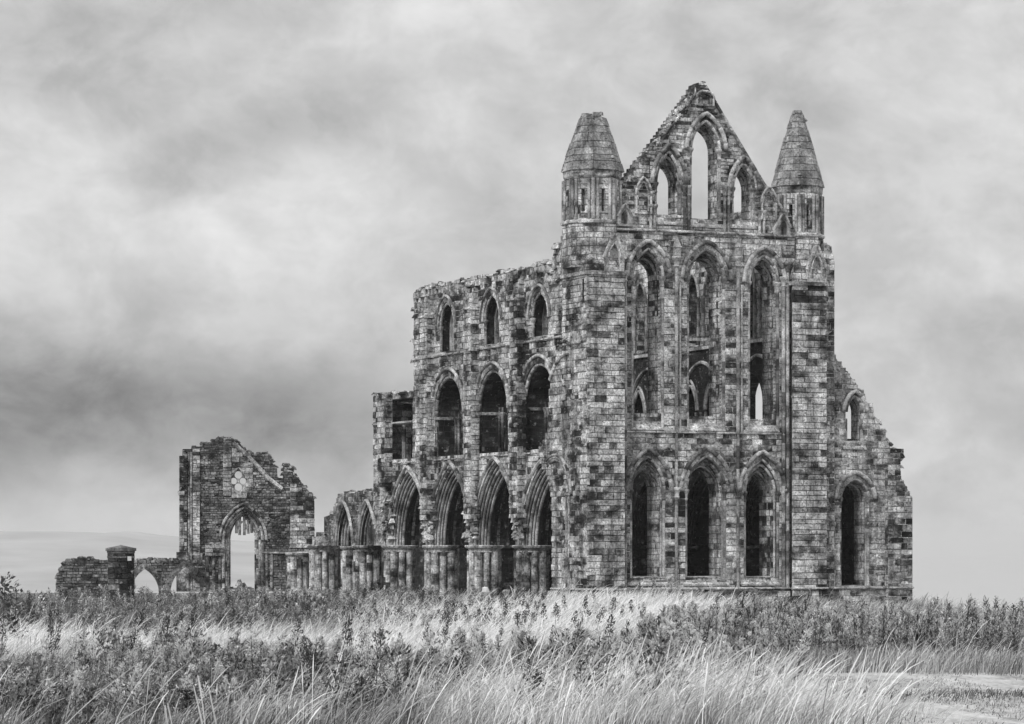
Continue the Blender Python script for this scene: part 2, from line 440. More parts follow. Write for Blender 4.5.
def window_arch(wd, T, deep_sill=None, teeth=False, nm='window_arch', caps=True):
    """splayed jambs, roll mouldings, voussoirs and hood of one pointed window"""
    y = wd['y']; cx, zs, z0 = wd['cx'], wd['zs'], wd['z0']
    wo, ho, wi, hi = wd['wo'], wd['ho'], wd['wi'], wd['hi']
    zb = deep_sill if deep_sill is not None else z0
    wm = (wo + wi) / 2; hm = (ho + hi) / 2
    mb = MB()
    plate(mb, ME, archpoly(cx, zb + .003, zs, wo + .01, ho + .005), [archpoly(cx, z0, zs, wm, hm)], y + .25, y + .60)
    plate(mb, ME, archpoly(cx, zb + .003, zs, wo + .012, ho + .006), [archpoly(cx, z0, zs, wi, hi)], y + .56, y + T)
    root = mb.build(nm, M_COURSE, abbey)
    mb = MB()
    voussoirs(mb, ME, cx, zs, wo, ho, wd['hood'] * .9, y - .05, y + .12, 9, .02)
    voussoirs(mb, ME, cx, zs, wm, hm, (wo - wm) / 2 - .01, y + .23, y + .4, 8, .015)
    voussoirs(mb, ME, cx, zs, wi, hi, (wm - wi) / 2 - .01, y + .545, y + .66, 7, .012)
    mb.build('voussoir_ring', M_STONE, root)
    mb = MB()
    w2, h2 = widen(wo, ho, wd['hood'])
    mb.sweep(ME, arc(cx, zs, w2, h2), .10, y - .11, seg=.6)
    w3, h3 = widen(wo, ho, -.03)
    mb.sweep(ME, arc(cx, zs, w3, h3), .075, y + .0, seg=.5)
    w4, h4 = widen(wm, hm, .05)
    mb.sweep(ME, arc(cx, zs, w4, h4), .07, y + .17, seg=.5)
    w5, h5 = widen(wi, hi, .03)
    mb.sweep(ME, arc(cx, zs, w5, h5), .05, y + .52, seg=.5)
    mb.build('arch_moulding', M_MOULD, root, True)
    mb = MB()
    for sg in (-1, 1):
        mb.part()
        for ww, dd, r in ((wo - .07, .06, .075), (wm + .06, .2, .06)):
            x = cx + sg * ww / 2
            mb.drums((x, y + dd), r, zb if dd < .1 else z0, zs - .3, 8, .6)
            if caps: shaft_cap(mb, x, y + dd, zs, r)
    mb.build('jamb_shaft', M_MOULD, root, False)
    if teeth:
        mb = MB()
        for sg in (-1, 1):
            mb.part()
            z = z0 + .1
            while z < zs - .5:
                x = cx + sg * (wm / 2 - .02)
                b = .06
                i = mb.vs([(x - b, y + .245, z - b), (x + b, y + .245, z - b), (x + b, y + .245, z + b), (x - b, y + .245, z + b), (x, y + .13, z)])
                for k in range(4): mb.fc((i[k], i[(k + 1) % 4], i[4]))
                z += .155
        w6, h6 = widen(wm, hm, .1); mb.part()
        pts = arc(cx, zs, w6, h6, 16)
        for (x, z) in pts:
            b = .06
            i = mb.vs([(x - b, y + .245, z - b), (x + b, y + .245, z - b), (x + b, y + .245, z + b), (x - b, y + .245, z + b), (x, y + .13, z)])
            for k in range(4): mb.fc((i[k], i[(k + 1) % 4], i[4]))
        mb.build('dogtooth_ornament', M_MOULD, root)
    # sloping sill
    mb = MB()
    if deep_sill is not None:
        a0, a1 = cx - wo / 2 - .02, cx + wo / 2 + .02
        i = mb.vs([(a0, y - .03, zb), (a1, y - .03, zb), (a1, y + T - .05, zb), (a0, y + T - .05, zb), (a0, y - .03, zb + .05), (a1, y - .03, zb + .05), (cx + wi / 2 + .1, y + .55, z0 + .01), (cx - wi / 2 - .1, y + .55, z0 + .01), (a0, y + T - .05, z0 + .01), (a1, y + T - .05, z0 + .01)])
        for q in ((0, 1, 5, 4), (4, 5, 6, 7), (7, 6, 9, 8), (4, 7, 8), (5, 9, 6), (0, 4, 8, 3), (1, 2, 9, 5), (0, 3, 2, 1)): mb.fc([i[k] for k in q])
    else:
        n = 5; a0, a1 = cx - wo / 2 - .15, cx + wo / 2 + .15
        prof = [(-.06, z0 - .38), (-.06, z0 - .3), (.05, z0 - .1), (.25, z0 + .0), (.5, z0 + .04)]
        vi = [mb.vs([(a0 + (.0 if k < 2 else .12), y + d, z), (a1 - (0 if k < 2 else .12), y + d, z)]) for k, (d, z) in enumerate(prof)]
        for p, q in zip(vi, vi[1:]): mb.fc((p[0], p[1], q[1], q[0]))
        mb.fc([v[0] for v in vi]); mb.fc([v[1] for v in vi][::-1])
    mb.build('window_sill', M_DRESS, root)
    return root

def hole(wd, zb): return archpoly(wd['cx'], zb, wd['zs'], wd['wo'], wd['ho'])
def hoodhole(wd, zb):
    w, h = widen(wd['wo'], wd['ho'], wd['hood'] * .55)
    p = archpoly(wd['cx'], zb, wd['zs'], w, h)
    hw = wd['wo'] / 2
    return [(wd['cx'] - hw, zb), (wd['cx'] - hw, wd['zs'])] + p[1:-1] + [(wd['cx'] + hw, wd['zs']), (wd['cx'] + hw, zb)]

XL0, XL1 = 0.0, Ex(625, 0)                # left corner buttress
XR0, XR1 = Ex(793, 0), Ex(827, 0)         # right corner buttress
XW0, XW1 = XL1 - .3, XR0 + .3
zs2 = Ez(705, 431, YW)
mb = MB(); mb.cur = 0
outl = [(XW0, 0), (XW1, 0), (XW1, zl), (XW0, zl)]
holes = [hole(w, w['z0']) for w in T1] + [hole(w, zs2) for w in T2]
plate(mb, ME, outl, holes, YW, YW + TW)
mb.cur = 1
masonry(mb, ME, outl, [hoodhole(w, w['z0']) for w in T1] + [hoodhole(w, zs2) for w in T2], YW - .005, proud=.035)
mb.build('east_wall', [M_COURSE, M_STONE], abbey)
for w in T1: window_arch(w, TW)
for w in T2: window_arch(w, TW, zs2, True)

# gable with its three stepped lancets
lft = stepped(E(620, 192, YG), E(659, 141.5, YG), 12, .03) + stepped(E(660, 140, YG), E(695, 93, YG), 13, .03) + stepped(E(696, 91, YG), E(701, 83, YG), 2, .02)
rgt = [E(703, 81, YG), E(706, 82, YG)] + [E(707, 86, YG), E(764, 182, YG)] + [E(784, 208, YG), E(792, 216, YG), E(792, 236, YG)]
gout = [(Ex(618, YG), zl - .02)] + lft + rgt + [(Ex(792, YG), zl - .02)]
mb = MB()
gh = [hole(w, w['z0']) for w in T3]
plate(mb, ME, gout, gh, YG, YG + 1.05)
mb.cur = 1
masonry(mb, ME, gout, [hoodhole(w, w['z0']) for w in T3], YG - .004, course=(.14, .2), width=(.25, .6), proud=.03, rag=.0)
mb.build('gable_wall', [M_COURSE, M_STONE], abbey)
for w in T3: window_arch(w, 1.05)
mb = MB()                                   # crumbled coping of the left rake and the sound one of the right
for (p, q, n, s) in ((E(625, 188, YG), E(696, 92, YG), 56, .10), (E(696, 91, YG), E(705, 82.5, YG), 7, .07)):
    for i in range(n):
        f = (i + R.random()) / n
        mb.lump((p[0] + (q[0] - p[0]) * f + .05, YG + R.uniform(.15, .9), p[1] + (q[1] - p[1]) * f - .03), s * R.uniform(.6, 1.2), .3, s * R.uniform(.4, .8))
mb.sweep(ME, [E(705.5, 87, YG), E(763, 183.5, YG), E(783, 211, YG)], .085, YG - .04, seg=.7, n=6)
mb.sweep(lambda a, b, d: ME(a, b, d), [E(704.5, 87, YG), E(762.5, 184.5, YG)], .1, YG + .4, seg=.7, n=6, depth_scale=4)
mb.sweep(ME, [E(659, 144, YG), E(696, 92, YG)], .05, YG - .05, seg=.6, n=6)
mb.build('gable_coping', M_STONE, abbey)
# little blind niche in the gable head
def blind(px_l, px_r, y_apex, y_spring, y_base, y, nm='blind_arch'):
    xl, xr = Ex(px_l, y), Ex(px_r, y); cx = (xl + xr) / 2; w = xr - xl; pm = (px_l + px_r) / 2
    zs, za, zb = Ez(pm, y_spring, y), Ez(pm, y_apex, y), Ez(pm, y_base, y)
    mb = MB()
    w2, h2 = widen(w * .62, (za - zs) * .75, .12)
    plate(mb, ME, archpoly(cx, zb, zs, w, za - zs), [archpoly(cx, zb + .08, zs, w * .62, (za - zs) * .7)], y - .13, y + .02)
    r = mb.build(nm, M_COURSE, abbey)
    mb = MB(); mb.sweep(ME, arc(cx, zs, w, za - zs), .055, y - .15, seg=.4, n=6)
    for sg in (-1, 1): mb.drums((cx + sg * w * .45, y - .15), .05, zb, zs, 7, .5)
    mb.build('arch_moulding', M_MOULD, r, True)
blind(634.5, 650.5, 177, 196, 214, YG); blind(760, 775.5, 187, 203, 220, YG)
blind(695, 713, 92, 99, 106, YG, 'blind_niche')
# shafts standing between the gable lancets
mb = MB()
for px, yt in ((686, 187), (726, 187), (652, 206), (761, 212)):
    mb.part(); x = Ex(px, YG); zt = Ez(px, yt, YG)
    for o in (-.1, .1):
        mb.drums((x + o, YG - .08), .07, zl, zt - .25, 8, .6); shaft_cap(mb, x + o, YG - .08, zt, .07)
mb.build('gable_shaft', M_MOULD, abbey)

# strings and ledges
def band(name, pts, M, d, h=.14, out=.12, mat=M_DRESS, parent=abbey):
    """moulded string course, laid in lengths, with a sloped top"""
    mb = MB()
    for (a0, b0), (a1, b1) in zip(pts, pts[1:]):
        n = max(1, int(math.hypot(a1 - a0, b1 - b0) / .9))
        for i in range(n):
            f0, f1 = i / n, (i + 1) / n; o = out * R.uniform(.8, 1.1)
            p = [(a0 + (a1 - a0) * f, b0 + (b1 - b0) * f) for f in (f0 + .004, f1 - .004)]
            q = [M(p[0][0], p[0][1] - h * .5, d + .06), M(p[1][0], p[1][1] - h * .5, d + .06), M(p[1][0], p[1][1] + h * .6, d + .06), M(p[0][0], p[0][1] + h * .6, d + .06),
                 M(p[0][0], p[0][1] - h * .15, d - o), M(p[1][0], p[1][1] - h * .15, d - o), M(p[1][0], p[1][1] + h * .2, d - o), M(p[0][0], p[0][1] + h * .2, d - o)]
            mb.box8(q)
    return mb.build(name, mat, parent)
band('string_course', [(XW0, zl), (XW1, zl)], ME, YW, .16, .14)
band('string_course', [(XW0, zst), (XW1, zst)], ME, YW, .12, .12)
z1s = Ez(705, 491.5, YW)
for w in T1:
    for sg in (-1, 1):
        a = w['cx'] + sg * w['wo'] / 2; b = a + sg * .42
        band('impost_band', [(min(a, b), w['zs']), (max(a, b), w['zs'])], ME, YW, .1, .08)
# plinth under the front
mb = MB()
plate(mb, ME, [(XL1, 0), (XR0, 0), (XR0, zpl), (XL1, zpl)], [], YW - .16, YW + .05); mb.cur = 1
masonry(mb, ME, [(XL1, 0), (XR0, 0), (XR0, zpl), (XL1, zpl)], [], YW - .16, width=(.5, 1.2))
mb.build('plinth', [M_COURSE, M_STONE], abbey)
band('plinth_string', [(XL1, zpl), (XR0, zpl)], ME, YW - .14, .12, .12)
# long wall shafts with pinnacle heads between the windows
for px in (676, 737.5):
    mb = MB(); x = Ex(px, YW)
    mb.drums((x, YW - .05), .075, zpl, zst, 8, .6); mb.drums((x, YW - .05), .085, zst, Ez(px, 262, YW), 8, .6)
    mb.drums((x + .19, YW - .03), .05, zst, Ez(px, 285, YW), 8, .6)
    shaft_cap(mb, x, YW - .07, Ez(px, 489, YW), .1)
    shaft_cap(mb, x, YW - .06, Ez(px, 258, YW), .11)
    zp = Ez(px, 256, YW); mb.lathe((x, YW - .08, zp), [(.2, 0), (.2, .35), (.24, .37), (.04, .8)], 4, math.pi / 4)
    mb.build('wall_shaft', M_MOULD, abbey)
mb = MB(); x = XR0 + .02                      # shafts in the angles beside the corner buttresses
for x, yt in ((XR0 - .12, 268), (XR0 - .32, 283), (XL1 + .14, 283)):
    mb.part()
    mb.drums((x, YW - .1), .09, zpl, Ez(786, yt, YW), 8, .6); shaft_cap(mb, x, YW - .1, Ez(786, yt, YW) + .2, .09)
mb.build('angle_shaft', M_MOULD, abbey)

# --- corner buttresses and turrets
YD = S(562, 400, 0)[0]                         # depth of the square corner towers
def corner(x0, x1, y1, ztop, south):
    mb = MB()
    mb.boxM(ME, x0 + .06, x1 - .06, 0, ztop, .06, y1 - .06); mb.cur = 1
    masonry(mb, ME, [(x0, 0), (x1, 0), (x1, ztop), (x0, ztop)], [], .0, width=(.3, .8), proud=.025)
    if south: masonry(mb, MS, [(0.02, 0), (y1, 0), (y1, ztop), (0.02, ztop)], [], x0, width=(.3, .8), proud=.025, rag=.0)
    return mb.build('corner_buttress', [M_CORE, M_STONE], abbey)
zbl = Ez(606, 273, 0); zbr = Ez(810, 284, 0)
ztl = Ez(592, 226, 0); ztr = Ez(797, 238.5, 0)
cb_l = corner(XL0, XL1, YD, zbl, True)
cb_r = corner(XR0, XR1, YD, zbr, False)
mb = MB()                                       # thin stage standing back beside the right buttress
so = [(XR1, 0), (Ex(834.5, .3), 0), (Ex(834.5, .3), Ez(834, 262, .3)), (Ex(831, .3), Ez(834, 246, .3)), (XR1, Ez(830, 243, .3))]
plate(mb, ME, so, [], .3, 1.8); mb.cur = 1
masonry(mb, ME, so, [], .3, width=(.2, .5)); mb.build('stepped_buttress', [M_COURSE, M_STONE], abbey)
mb = MB()                                       # slit as a near-black block, its shade put in the colour
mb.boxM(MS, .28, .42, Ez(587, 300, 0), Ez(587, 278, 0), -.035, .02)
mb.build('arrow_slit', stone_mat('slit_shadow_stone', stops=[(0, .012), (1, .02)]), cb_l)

def turret(cx, cy, rdrum, z0, zmid, zband, zcone, ztip, rtip, sq, nm_extra, steps, lean=0.0, tipx=0.0):
    x0, x1, y0, y1 = sq
    root_mb = MB()
    # weathered square-to-octagon stage
    zc = z0
    rr = rdrum * 1.02
    oc = [(cx + rr / math.cos(math.pi / 8) * math.cos(math.pi / 8 + k * math.pi / 4), cy + rr / math.cos(math.pi / 8) * math.sin(math.pi / 8 + k * math.pi / 4)) for k in range(8)]
    root_mb.boxM(ME, x0 - .0, x1 + .0, zc, zc + .42, y0 - .0, y1)
    root_mb.lathe((cx, cy, 0), [(rr * 1.082, zc + .3), (rr * 1.082, zmid)], 8, math.pi / 8)
    # sloped shoulders
    b = [(x0, y0, zc + .42), (x1, y0, zc + .42), (x1, y1, zc + .42), (x0, y1, zc + .42)]
    q = .6; tzz = zc + .42 + (zmid - zc) * .42
    t = [(cx + (p[0] - cx) * q, cy + (p[1] - cy) * q, tzz) for p in b]
    root_mb.box8(b + t)
    root = root_mb.build('corner_turret', M_COURSE, abbey)
    # gablets over the shoulders
    mb = MB()
    def gablet(M, ca, df, w, zb, hh):
        pts = [(ca - w / 2, zb), (ca + w / 2, zb), (ca + w / 2, zb + hh * .35), (ca, zb + hh), (ca - w / 2, zb + hh * .35)]
        plate(mb, M, pts, [archpoly(ca, zb + .16, zb + hh * .35, w * .56, hh * .36)], df, df + .22)
        plate(mb, M, pts, [], df + .2, df + .6)
        mb.sweep(M, [(ca - w / 2 - .06, zb + hh * .33), (ca, zb + hh + .05), (ca + w / 2 + .06, zb + hh * .33)], .07, df - .02, seg=.5, n=6)
        mb.sweep(M, arc(ca, zb + hh * .35, w * .6, hh * .38), .045, df - .01, seg=.4, n=6)
    hh = (zmid - zc) * .74
    gablet(ME, x1 - .52, y0 - .04, .95, zc + .1, hh)
    mb.part(); gablet(MS, y0 + (y1 - y0) * .85, x0 - .04, .8, zc + .1, hh)
    mb.build('gablet', M_DRESS, root)
    mb = MB()
    for (a, b2, M2, d) in ((x0 - .05, x1 + .05, ME, y0), (y0 - .05, y1 + .02, MS, x0)):
        mb.boxM(M2, a, b2, zc - .07, zc + .09, d - .09, d + .1)
    mb.build('turret_string', M_STONE, root)
    # ledge and drum with attached shafts and slits
    mb = MB()
    mb.lathe((cx, cy, 0), [(rdrum * 1.06, zmid - .12), (rdrum * 1.17, zmid - .05), (rdrum * 1.17, zmid + .04), (rdrum * 1.03, zmid + .16)], 8, math.pi / 8)
    mb.part(); mb.lathe((cx, cy, 0), [(rdrum * 1.02, zband - .02), (rdrum * 1.07, zband + .08), (rdrum * 1.07, zband + .17), (rdrum * 1.09, zcone)], 8, math.pi / 8)
    mb.build('turret_ledge', M_STONE, root)
    mb = MB(); rin = rdrum * .96
    ch = 2 * rin * math.tan(math.pi / 8)
    for k in range(8):
        an = k * math.pi / 4
        def MO(a, bz, d, an=an):
            r_ = rin - d
            return (cx + r_ * math.cos(an) - a * math.sin(an), cy + r_ * math.sin(an) + a * math.cos(an), bz)
        mb.cur = 0
        pl = [(-ch / 2 + .004, zmid), (ch / 2 - .004, zmid), (ch / 2 - .004, zband), (-ch / 2 + .004, zband)]
        zm = (zmid + zband) / 2
        slit = [(-.085, zmid + .45), (.085, zmid + .45), (.085, zband - .5), (-.085, zband - .5)]
        plate(mb, MO, pl, [slit], 0, .3)
        mb.cur = 1
    mb.build('turret_drum', [M_COURSE, M_STONE], root)
    mb = MB()
    for k in range(8):
        an = math.pi / 8 + k * math.pi / 4; r_ = rdrum * 1.06; mb.part()
        mb.drums((cx + r_ * math.cos(an), cy + r_ * math.sin(an)), .085, zmid + .1, zband - .05, 8, .55)
        for dv in (-.15, .15):
            mb.drums((cx + (r_ - .05) * math.cos(an + dv), cy + (r_ - .05) * math.sin(an + dv)), .07, zmid + .1, zband - .05, 7, .55)
    mb.build('turret_shaft', M_MOULD, root)
    # stone cap laid in courses
    mb = MB(); rb = rdrum * 1.075; z = zcone; H = ztip - zcone; c8 = math.cos(math.pi / 8)
    while z < ztip - .05:
        h = min(R.uniform(.26, .4), ztip - z); 
        def rad_at(zz):
            f = (zz - zcone) / H
            return rb + (rtip - rb) * f + .03 * math.sin(math.pi * f)
        broken = z > zcone + H * .9
        for k in range(8):
            a0 = math.pi / 8 + k * math.pi / 4; a1 = a0 + math.pi / 4
            n = 2 if rad_at(z) > .7 else 1
            cuts = [0.0] + ([R.uniform(.35, .65)] if n == 2 else []) + [1.0]
            for f0, f1 in zip(cuts, cuts[1:]):
                if (broken and R.random() < .3 and steps) or (steps and k in (6, 7, 0) and z > zcone + H * .86): continue
                p = R.gauss(-.006, .018)
                def pt(f, zz, r_off):
                    r_ = rad_at(zz) / c8 + r_off; ox = tipx * (zz - zcone) / H
                    return (cx + ox + r_ * (math.cos(a0) * (1 - f) + math.cos(a1) * f), cy + r_ * (math.sin(a0) * (1 - f) + math.sin(a1) * f), zz)
                g = .008
                q = [pt(f0 + g, z + .012, p), pt(f1 - g, z + .012, p), pt(f1 - g, z + h - .012, p), pt(f0 + g, z + h - .012, p)]
                b_ = [pt(f0 + g, z, -.3 if rad_at(z) > .45 else -.12), pt(f1 - g, z, -.3 if rad_at(z) > .45 else -.12), pt(f1 - g, z + h, -.3 if rad_at(z + h) > .45 else -.1), pt(f0 + g, z + h, -.3 if rad_at(z + h) > .45 else -.1)]
                mb.box8(q + b_)
        z += h
    mb.lathe((cx, cy, 0), [(rb * .96, zcone - .01), (rb * .96, zcone + .02), (max(rtip - .1, .1), ztip - .25)], 8, math.pi / 8)
    for k in range(8):                           # ribs on the angles
        an = math.pi / 8 + k * math.pi / 4
    for i in range(9):
        f = R.random() ** 1.2; zz = zcone + H * f; r_ = (rb + (rtip - rb) * f) / c8; an = R.choice([math.pi / 8 + k * math.pi / 4 for k in range(8)])
        mb.lump((cx + tipx * f + r_ * math.cos(an), cy + r_ * math.sin(an), zz), .1, .1, .08)
    mb.build('turret_cap', M_ROOFST, root)
    return root
cyt = 1.4
cxl = E(592.5, 200, cyt)[0]; cxr = E(797.5, 200, cyt)[0]
turret(cxl, cyt, 1.2, zbl, Ez(592, 224, cyt), Ez(592, 180, cyt), Ez(592, 172.5, cyt), Ez(592, 113, cyt), .46, (XL0, XL1, 0, YD), '', True, tipx=-.0)
turret(cxr, cyt, 1.06, zbr, Ez(797, 237, cyt), Ez(797, 195.5, cyt), Ez(797, 188, cyt), Ez(797, 110.5, cyt), .2, (XR0, XR1, 0, YD), '', False)
# small gabled niches where the gable meets the turrets
def niche(px, y_apex, y_base, w, y):
    ca, zb = E(px, y_base, y); za = Ez(px, y_apex, y); hh = za - zb
    mb = MB()
    pts = [(ca - w / 2, zb), (ca + w / 2, zb), (ca + w / 2, zb + hh * .45), (ca, za), (ca - w / 2, zb + hh * .45)]
    plate(mb, ME, pts, [archpoly(ca, zb + .1, zb + hh * .4, w * .5, hh * .32)], y, y + .5)
    mb.sweep(ME, [(ca - w / 2, zb + hh * .42), (ca, za + .04), (ca + w / 2, zb + hh * .42)], .06, y - .02, seg=.4, n=6)
    mb.build('turret_niche', M_MOULD, abbey)
niche(625, 204, 226, .72, .25); niche(784.5, 214, 237, .66, .3)

# --- north aisle end (right of the right buttress)
YA = .45
ao = [(XR1 + .2, 0), (Ex(912, YA) - .02, 0)]
ao += [E(911.5, 497, YA), E(907, 490, YA), E(901, 478, YA), E(900, 462, YA), E(903.5, 459, YA), E(903.5, 449, YA), E(890, 448, YA), E(889, 440, YA), E(886, 440, YA), E(885, 431, YA), E(880, 429, YA), E(879, 420, YA), E(874, 416, YA), E(872, 405, YA), E(866, 402, YA), E(865, 394, YA), E(858, 389, YA), E(856, 383, YA), E(849, 375, YA), E(841, 364, YA), E(833, 355, YA), E(828, 350, YA)]
ao.append((XR1 + .2, ao[-1][1]))
AL = win(835, 874, 472, 499, 1.16, 484, 586, YA, .24)
AU = win(842.5, 866, 391, 412, .7, 399, 441, YA, .16)
mb = MB()
plate(mb, ME, ao, [hole(AL, AL['z0']), hole(AU, AU['z0'])], YA, YA + 1.1); mb.cur = 1
masonry(mb, ME, ao, [hoodhole(AL, AL['z0']), hoodhole(AU, AU['z0'])], YA - .004, rag=.05)
AEND = mb
window_arch(AL, 1.1); window_arch(AU, .68, caps=False)
mb = MB()
bo = [(Ex(888, .15), 0), (Ex(912.5, .15), 0), E(912.5, 498, .15), E(903, 481, .15), E(893, 470, .15), E(888, 470, .15)]
plate(mb, ME, bo, [], .15, 1.6); mb.cur = 1
masonry(mb, ME, bo, [], .15, width=(.3, .7)); mb.build('aisle_buttress', [M_COURSE, M_STONE], abbey)
mb = MB()
pl = [(XR1, 0), (Ex(888, .15), 0), (Ex(888, .15), zpl), (XR1, zpl)]
plate(mb, ME, pl, [], YA - .16, YA + .05); mb.cur = 1
masonry(mb, ME, pl, [], YA - .16, width=(.5, 1.2)); mb.build('plinth', [M_COURSE, M_STONE], abbey)
band('plinth_string', [(XR0 - .05, zpl), (XR1 + .05, zpl)], ME, 0, .12, .12)
band('plinth_string', [(XL0 - .05, zpl), (XL1 + .05, zpl)], ME, 0, .12, .12)
band('plinth_string', [(XR1 + .05, zpl), (Ex(888, .15), zpl)], ME, YA - .14, .12, .12)
band('plinth_string', [(Ex(888, .15), zpl), (Ex(913, .15), zpl)], ME, .15, .12, .12)
mb = AEND
for i in range(46):
    k = R.randrange(3, len(ao) - 3); f = R.random(); p, q = ao[k], ao[k + 1]
    mb.lump((p[0] + (q[0] - p[0]) * f, YA + R.uniform(.1, 1.0), p[1] + (q[1] - p[1]) * f), R.uniform(.1, .22), .22, R.uniform(.07, .14))
mb.build('aisle_end_wall', [M_COURSE, M_STONE], abbey)

# --- south side: clerestory, gallery and arcade
XS = .5; TS = 1.5; TA = 1.12
def Sy(px, x=XS): return S(px, 546, x)[0]
def Sz(px, py, x=XS): return S(px, py, x)[1]
yE = Sy(560); yWt = Sy(421)                       # upper wall ends
bx = [S(p, 546, .05)[0] for p in (513, 467, 423)]  # buttress centres
piery = [Sy(p, 1.08) for p in (532, 484.5, 441, 400)]
BAY = piery[1] - piery[0]
zcap = EYE + .02
# upper wall outline (read on the wall face)
top_pts = [(563, 262), (549.4, 263), (526, 267.5), (503.7, 271), (482, 277), (459.8, 281), (440, 284.5), (424.6, 287), (417, 292)]
tp = []
for (p, q) in zip(top_pts, top_pts[1:]):
    a, b = S(*p, XS), S(*q, XS)
    for i in range(4):
        f = i / 4; f2 = (i + 1) / 4; zz = a[1] + (b[1] - a[1]) * f + R.uniform(-.14, .1)
        tp += [(a[0] + (b[0] - a[0]) * f, zz), (a[0] + (b[0] - a[0]) * f2 - .01, zz)]
zarc = Sz(480, 456)                                # sill of the gallery
zst_s = S(503.7, 345.8, XS)[1]
clw = []
for px, ya, yb in ((540, 285, 336), (492, 288, 344), (447, 296, 353)):
    cy_ = Sy(px); z0 = Sz(px, yb); za = Sz(px, ya); clw.append((cy_, z0, za - 1.5, 1.95, 1.2))
gal = []
for i, (px, yt, ys_, yb) in enumerate(((539.5, 360, 407, 450), (493, 367, 412, 455), (449, 373, 417, 456))):
    gal.append((Sy(px), Sz(px, yb), Sz(px, yt) - 2.0, 3.7, 1.88, Sz(px, ys_)))
ywest = S(414, 546, XS)[0]
yw0 = S(373.5, 546, XS)[0]
low_top = [(ywest, Sz(414, 393)), (S(398, 1, XS)[0], Sz(398, 391.5)), (S(396, 1, XS)[0], Sz(396, 394)), (S(384, 1, XS)[0], Sz(384, 393)), (yw0, Sz(374, 395))]
# arcade arches: centre, width, height
arcs = []
ap = [(540.6, 461), (492.8, 460), (447.7, 464), (405, 469)]
ys = [piery[0] - BAY] + piery
for i in range(4):
    c = (ys[i] + ys[i + 1]) / 2
    arcs.append((c, 5.25, Sz(ap[i][0], ap[i][1]) - zcap - .12))
so = [(yE - 3.0, 0), (yE - 3.0, tp[0][1])] + tp + [(ywest, tp[-1][1])] + low_top + [(yw0, zcap), (yw0, zcap)]
so = [p for i, p in enumerate(so) if i == 0 or math.dist(p, so[i - 1]) > 1e-3]
so = [(yE - 3.0, zcap)] + so[1:]
SH = [archpoly(c, z0, zs, w, h) for c, z0, zs, w, h in clw] + [archpoly(c, z0, zs, w, h) for c, z0, zs, w, h, _ in gal]
AH = []
for k, (c, w, h) in enumerate(arcs):
    AH.append([(c - w / 2, zcap + .002)] + arc(c, zcap + .01, w, h, 14)[1:-1] + [(c + w / 2, zcap + .002)])
# cut the arcade out of the outline's foot instead of boring holes that touch it
foot = []
so_body = [p for p in so if p[1] > zcap + .05]
foot = [(yw0, zcap)]
for (c, w, h) in reversed(arcs):
    a = arc(c, zcap, w, h, 14); foot += list(reversed(a))
so2 = so_body + foot + [(yE - 3.0, zcap)]
galr = [(yw0 - 2.75, Sz(390, 458), Sz(395, 421), 2.6, 1.6)]
recess0 = [(Sy(413, XS), Sz(400, 459)), (Sy(388.5), Sz(400, 459)), (Sy(388.5), Sz(400, 399)), (Sy(413), Sz(400, 397))]
SH.append(recess0)
mb = MB()
plate(mb, MS, so2, SH, XS, XS + 1.25); mb.cur = 1
masonry(mb, MS, so2, SH, XS - .004, proud=.04, rag=.02)
HEADS = []
SWALL_MB = mb
mb = MB()                                          # inner skin of the wall
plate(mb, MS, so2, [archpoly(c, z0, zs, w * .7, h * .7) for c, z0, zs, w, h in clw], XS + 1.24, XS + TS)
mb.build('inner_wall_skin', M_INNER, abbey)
# gallery openings: hood, rolls, inner shafts
for i, (c, z0, zs, w, h, zi) in enumerate(gal):
    mb = MB()
    voussoirs(mb, MS, c, zs, w, h, .3, XS - .06, XS + .1, 10, .03)
    r = mb.build('gallery_arch', M_STONE, abbey)
    mb = MB()
    w2, h2 = widen(w, h, .33); mb.sweep(MS, arc(c, zs, w2, h2), .085, XS - .09, seg=.6)
    w2, h2 = widen(w, h, -.06); mb.sweep(MS, arc(c, zs, w2, h2), .09, XS + .05, seg=.5)
    mb.build('arch_moulding', M_MOULD, r, True)
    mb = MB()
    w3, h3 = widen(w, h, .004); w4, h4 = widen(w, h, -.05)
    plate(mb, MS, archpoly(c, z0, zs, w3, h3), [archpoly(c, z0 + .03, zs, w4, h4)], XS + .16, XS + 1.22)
    mb.build('arch_shade_lining', M_INNER, r)  # thin dark ring added, painting shade on the reveal
    mb = MB()
    for (oy, dx, rr) in ((w / 2 - .1, 1.06, .07), (w / 2 - .2, 1.17, .07)):
        mb.drums((XS + dx, c + oy), rr, z0, zi - .3, 8, .5); shaft_cap(mb, XS + dx, c + oy, zi, rr)
        mb.drums((XS + dx, c + oy), rr * .8, zi + .05, zs + .2, 8, .5)
    mb.build('gallery_shaft', M_RUBBLE, r)
    mbi = MB(); mbi.boxM(MS, c + w / 2 - .1, c + w / 2 + .01, zi - .07, zi + .07, XS - .04, XS + 1.25); mbi.build('impost_band', M_STONE, r)
mb = MB()                                          # remains in the roofless westernmost gallery bay
for px in (407, 410, 413, 391): mb.drums((XS + .7, Sy(px)), .11, Sz(400, 459), Sz(400, 424), 8, .5)
for px in (408, 411): mb.drums((XS + .7, Sy(px)), .09, Sz(400, 421), Sz(400, 404), 8, .5)
mb.build('gallery_shaft', M_MOULD, abbey)
band('impost_band', [(Sy(413), Sz(400, 423)), (Sy(374), Sz(380, 424))], MS, XS + .3, .16, .4)
band('string_course', [(Sy(413), Sz(400, 405)), (Sy(389), Sz(389, 402))], MS, XS + .8, .14, .2)
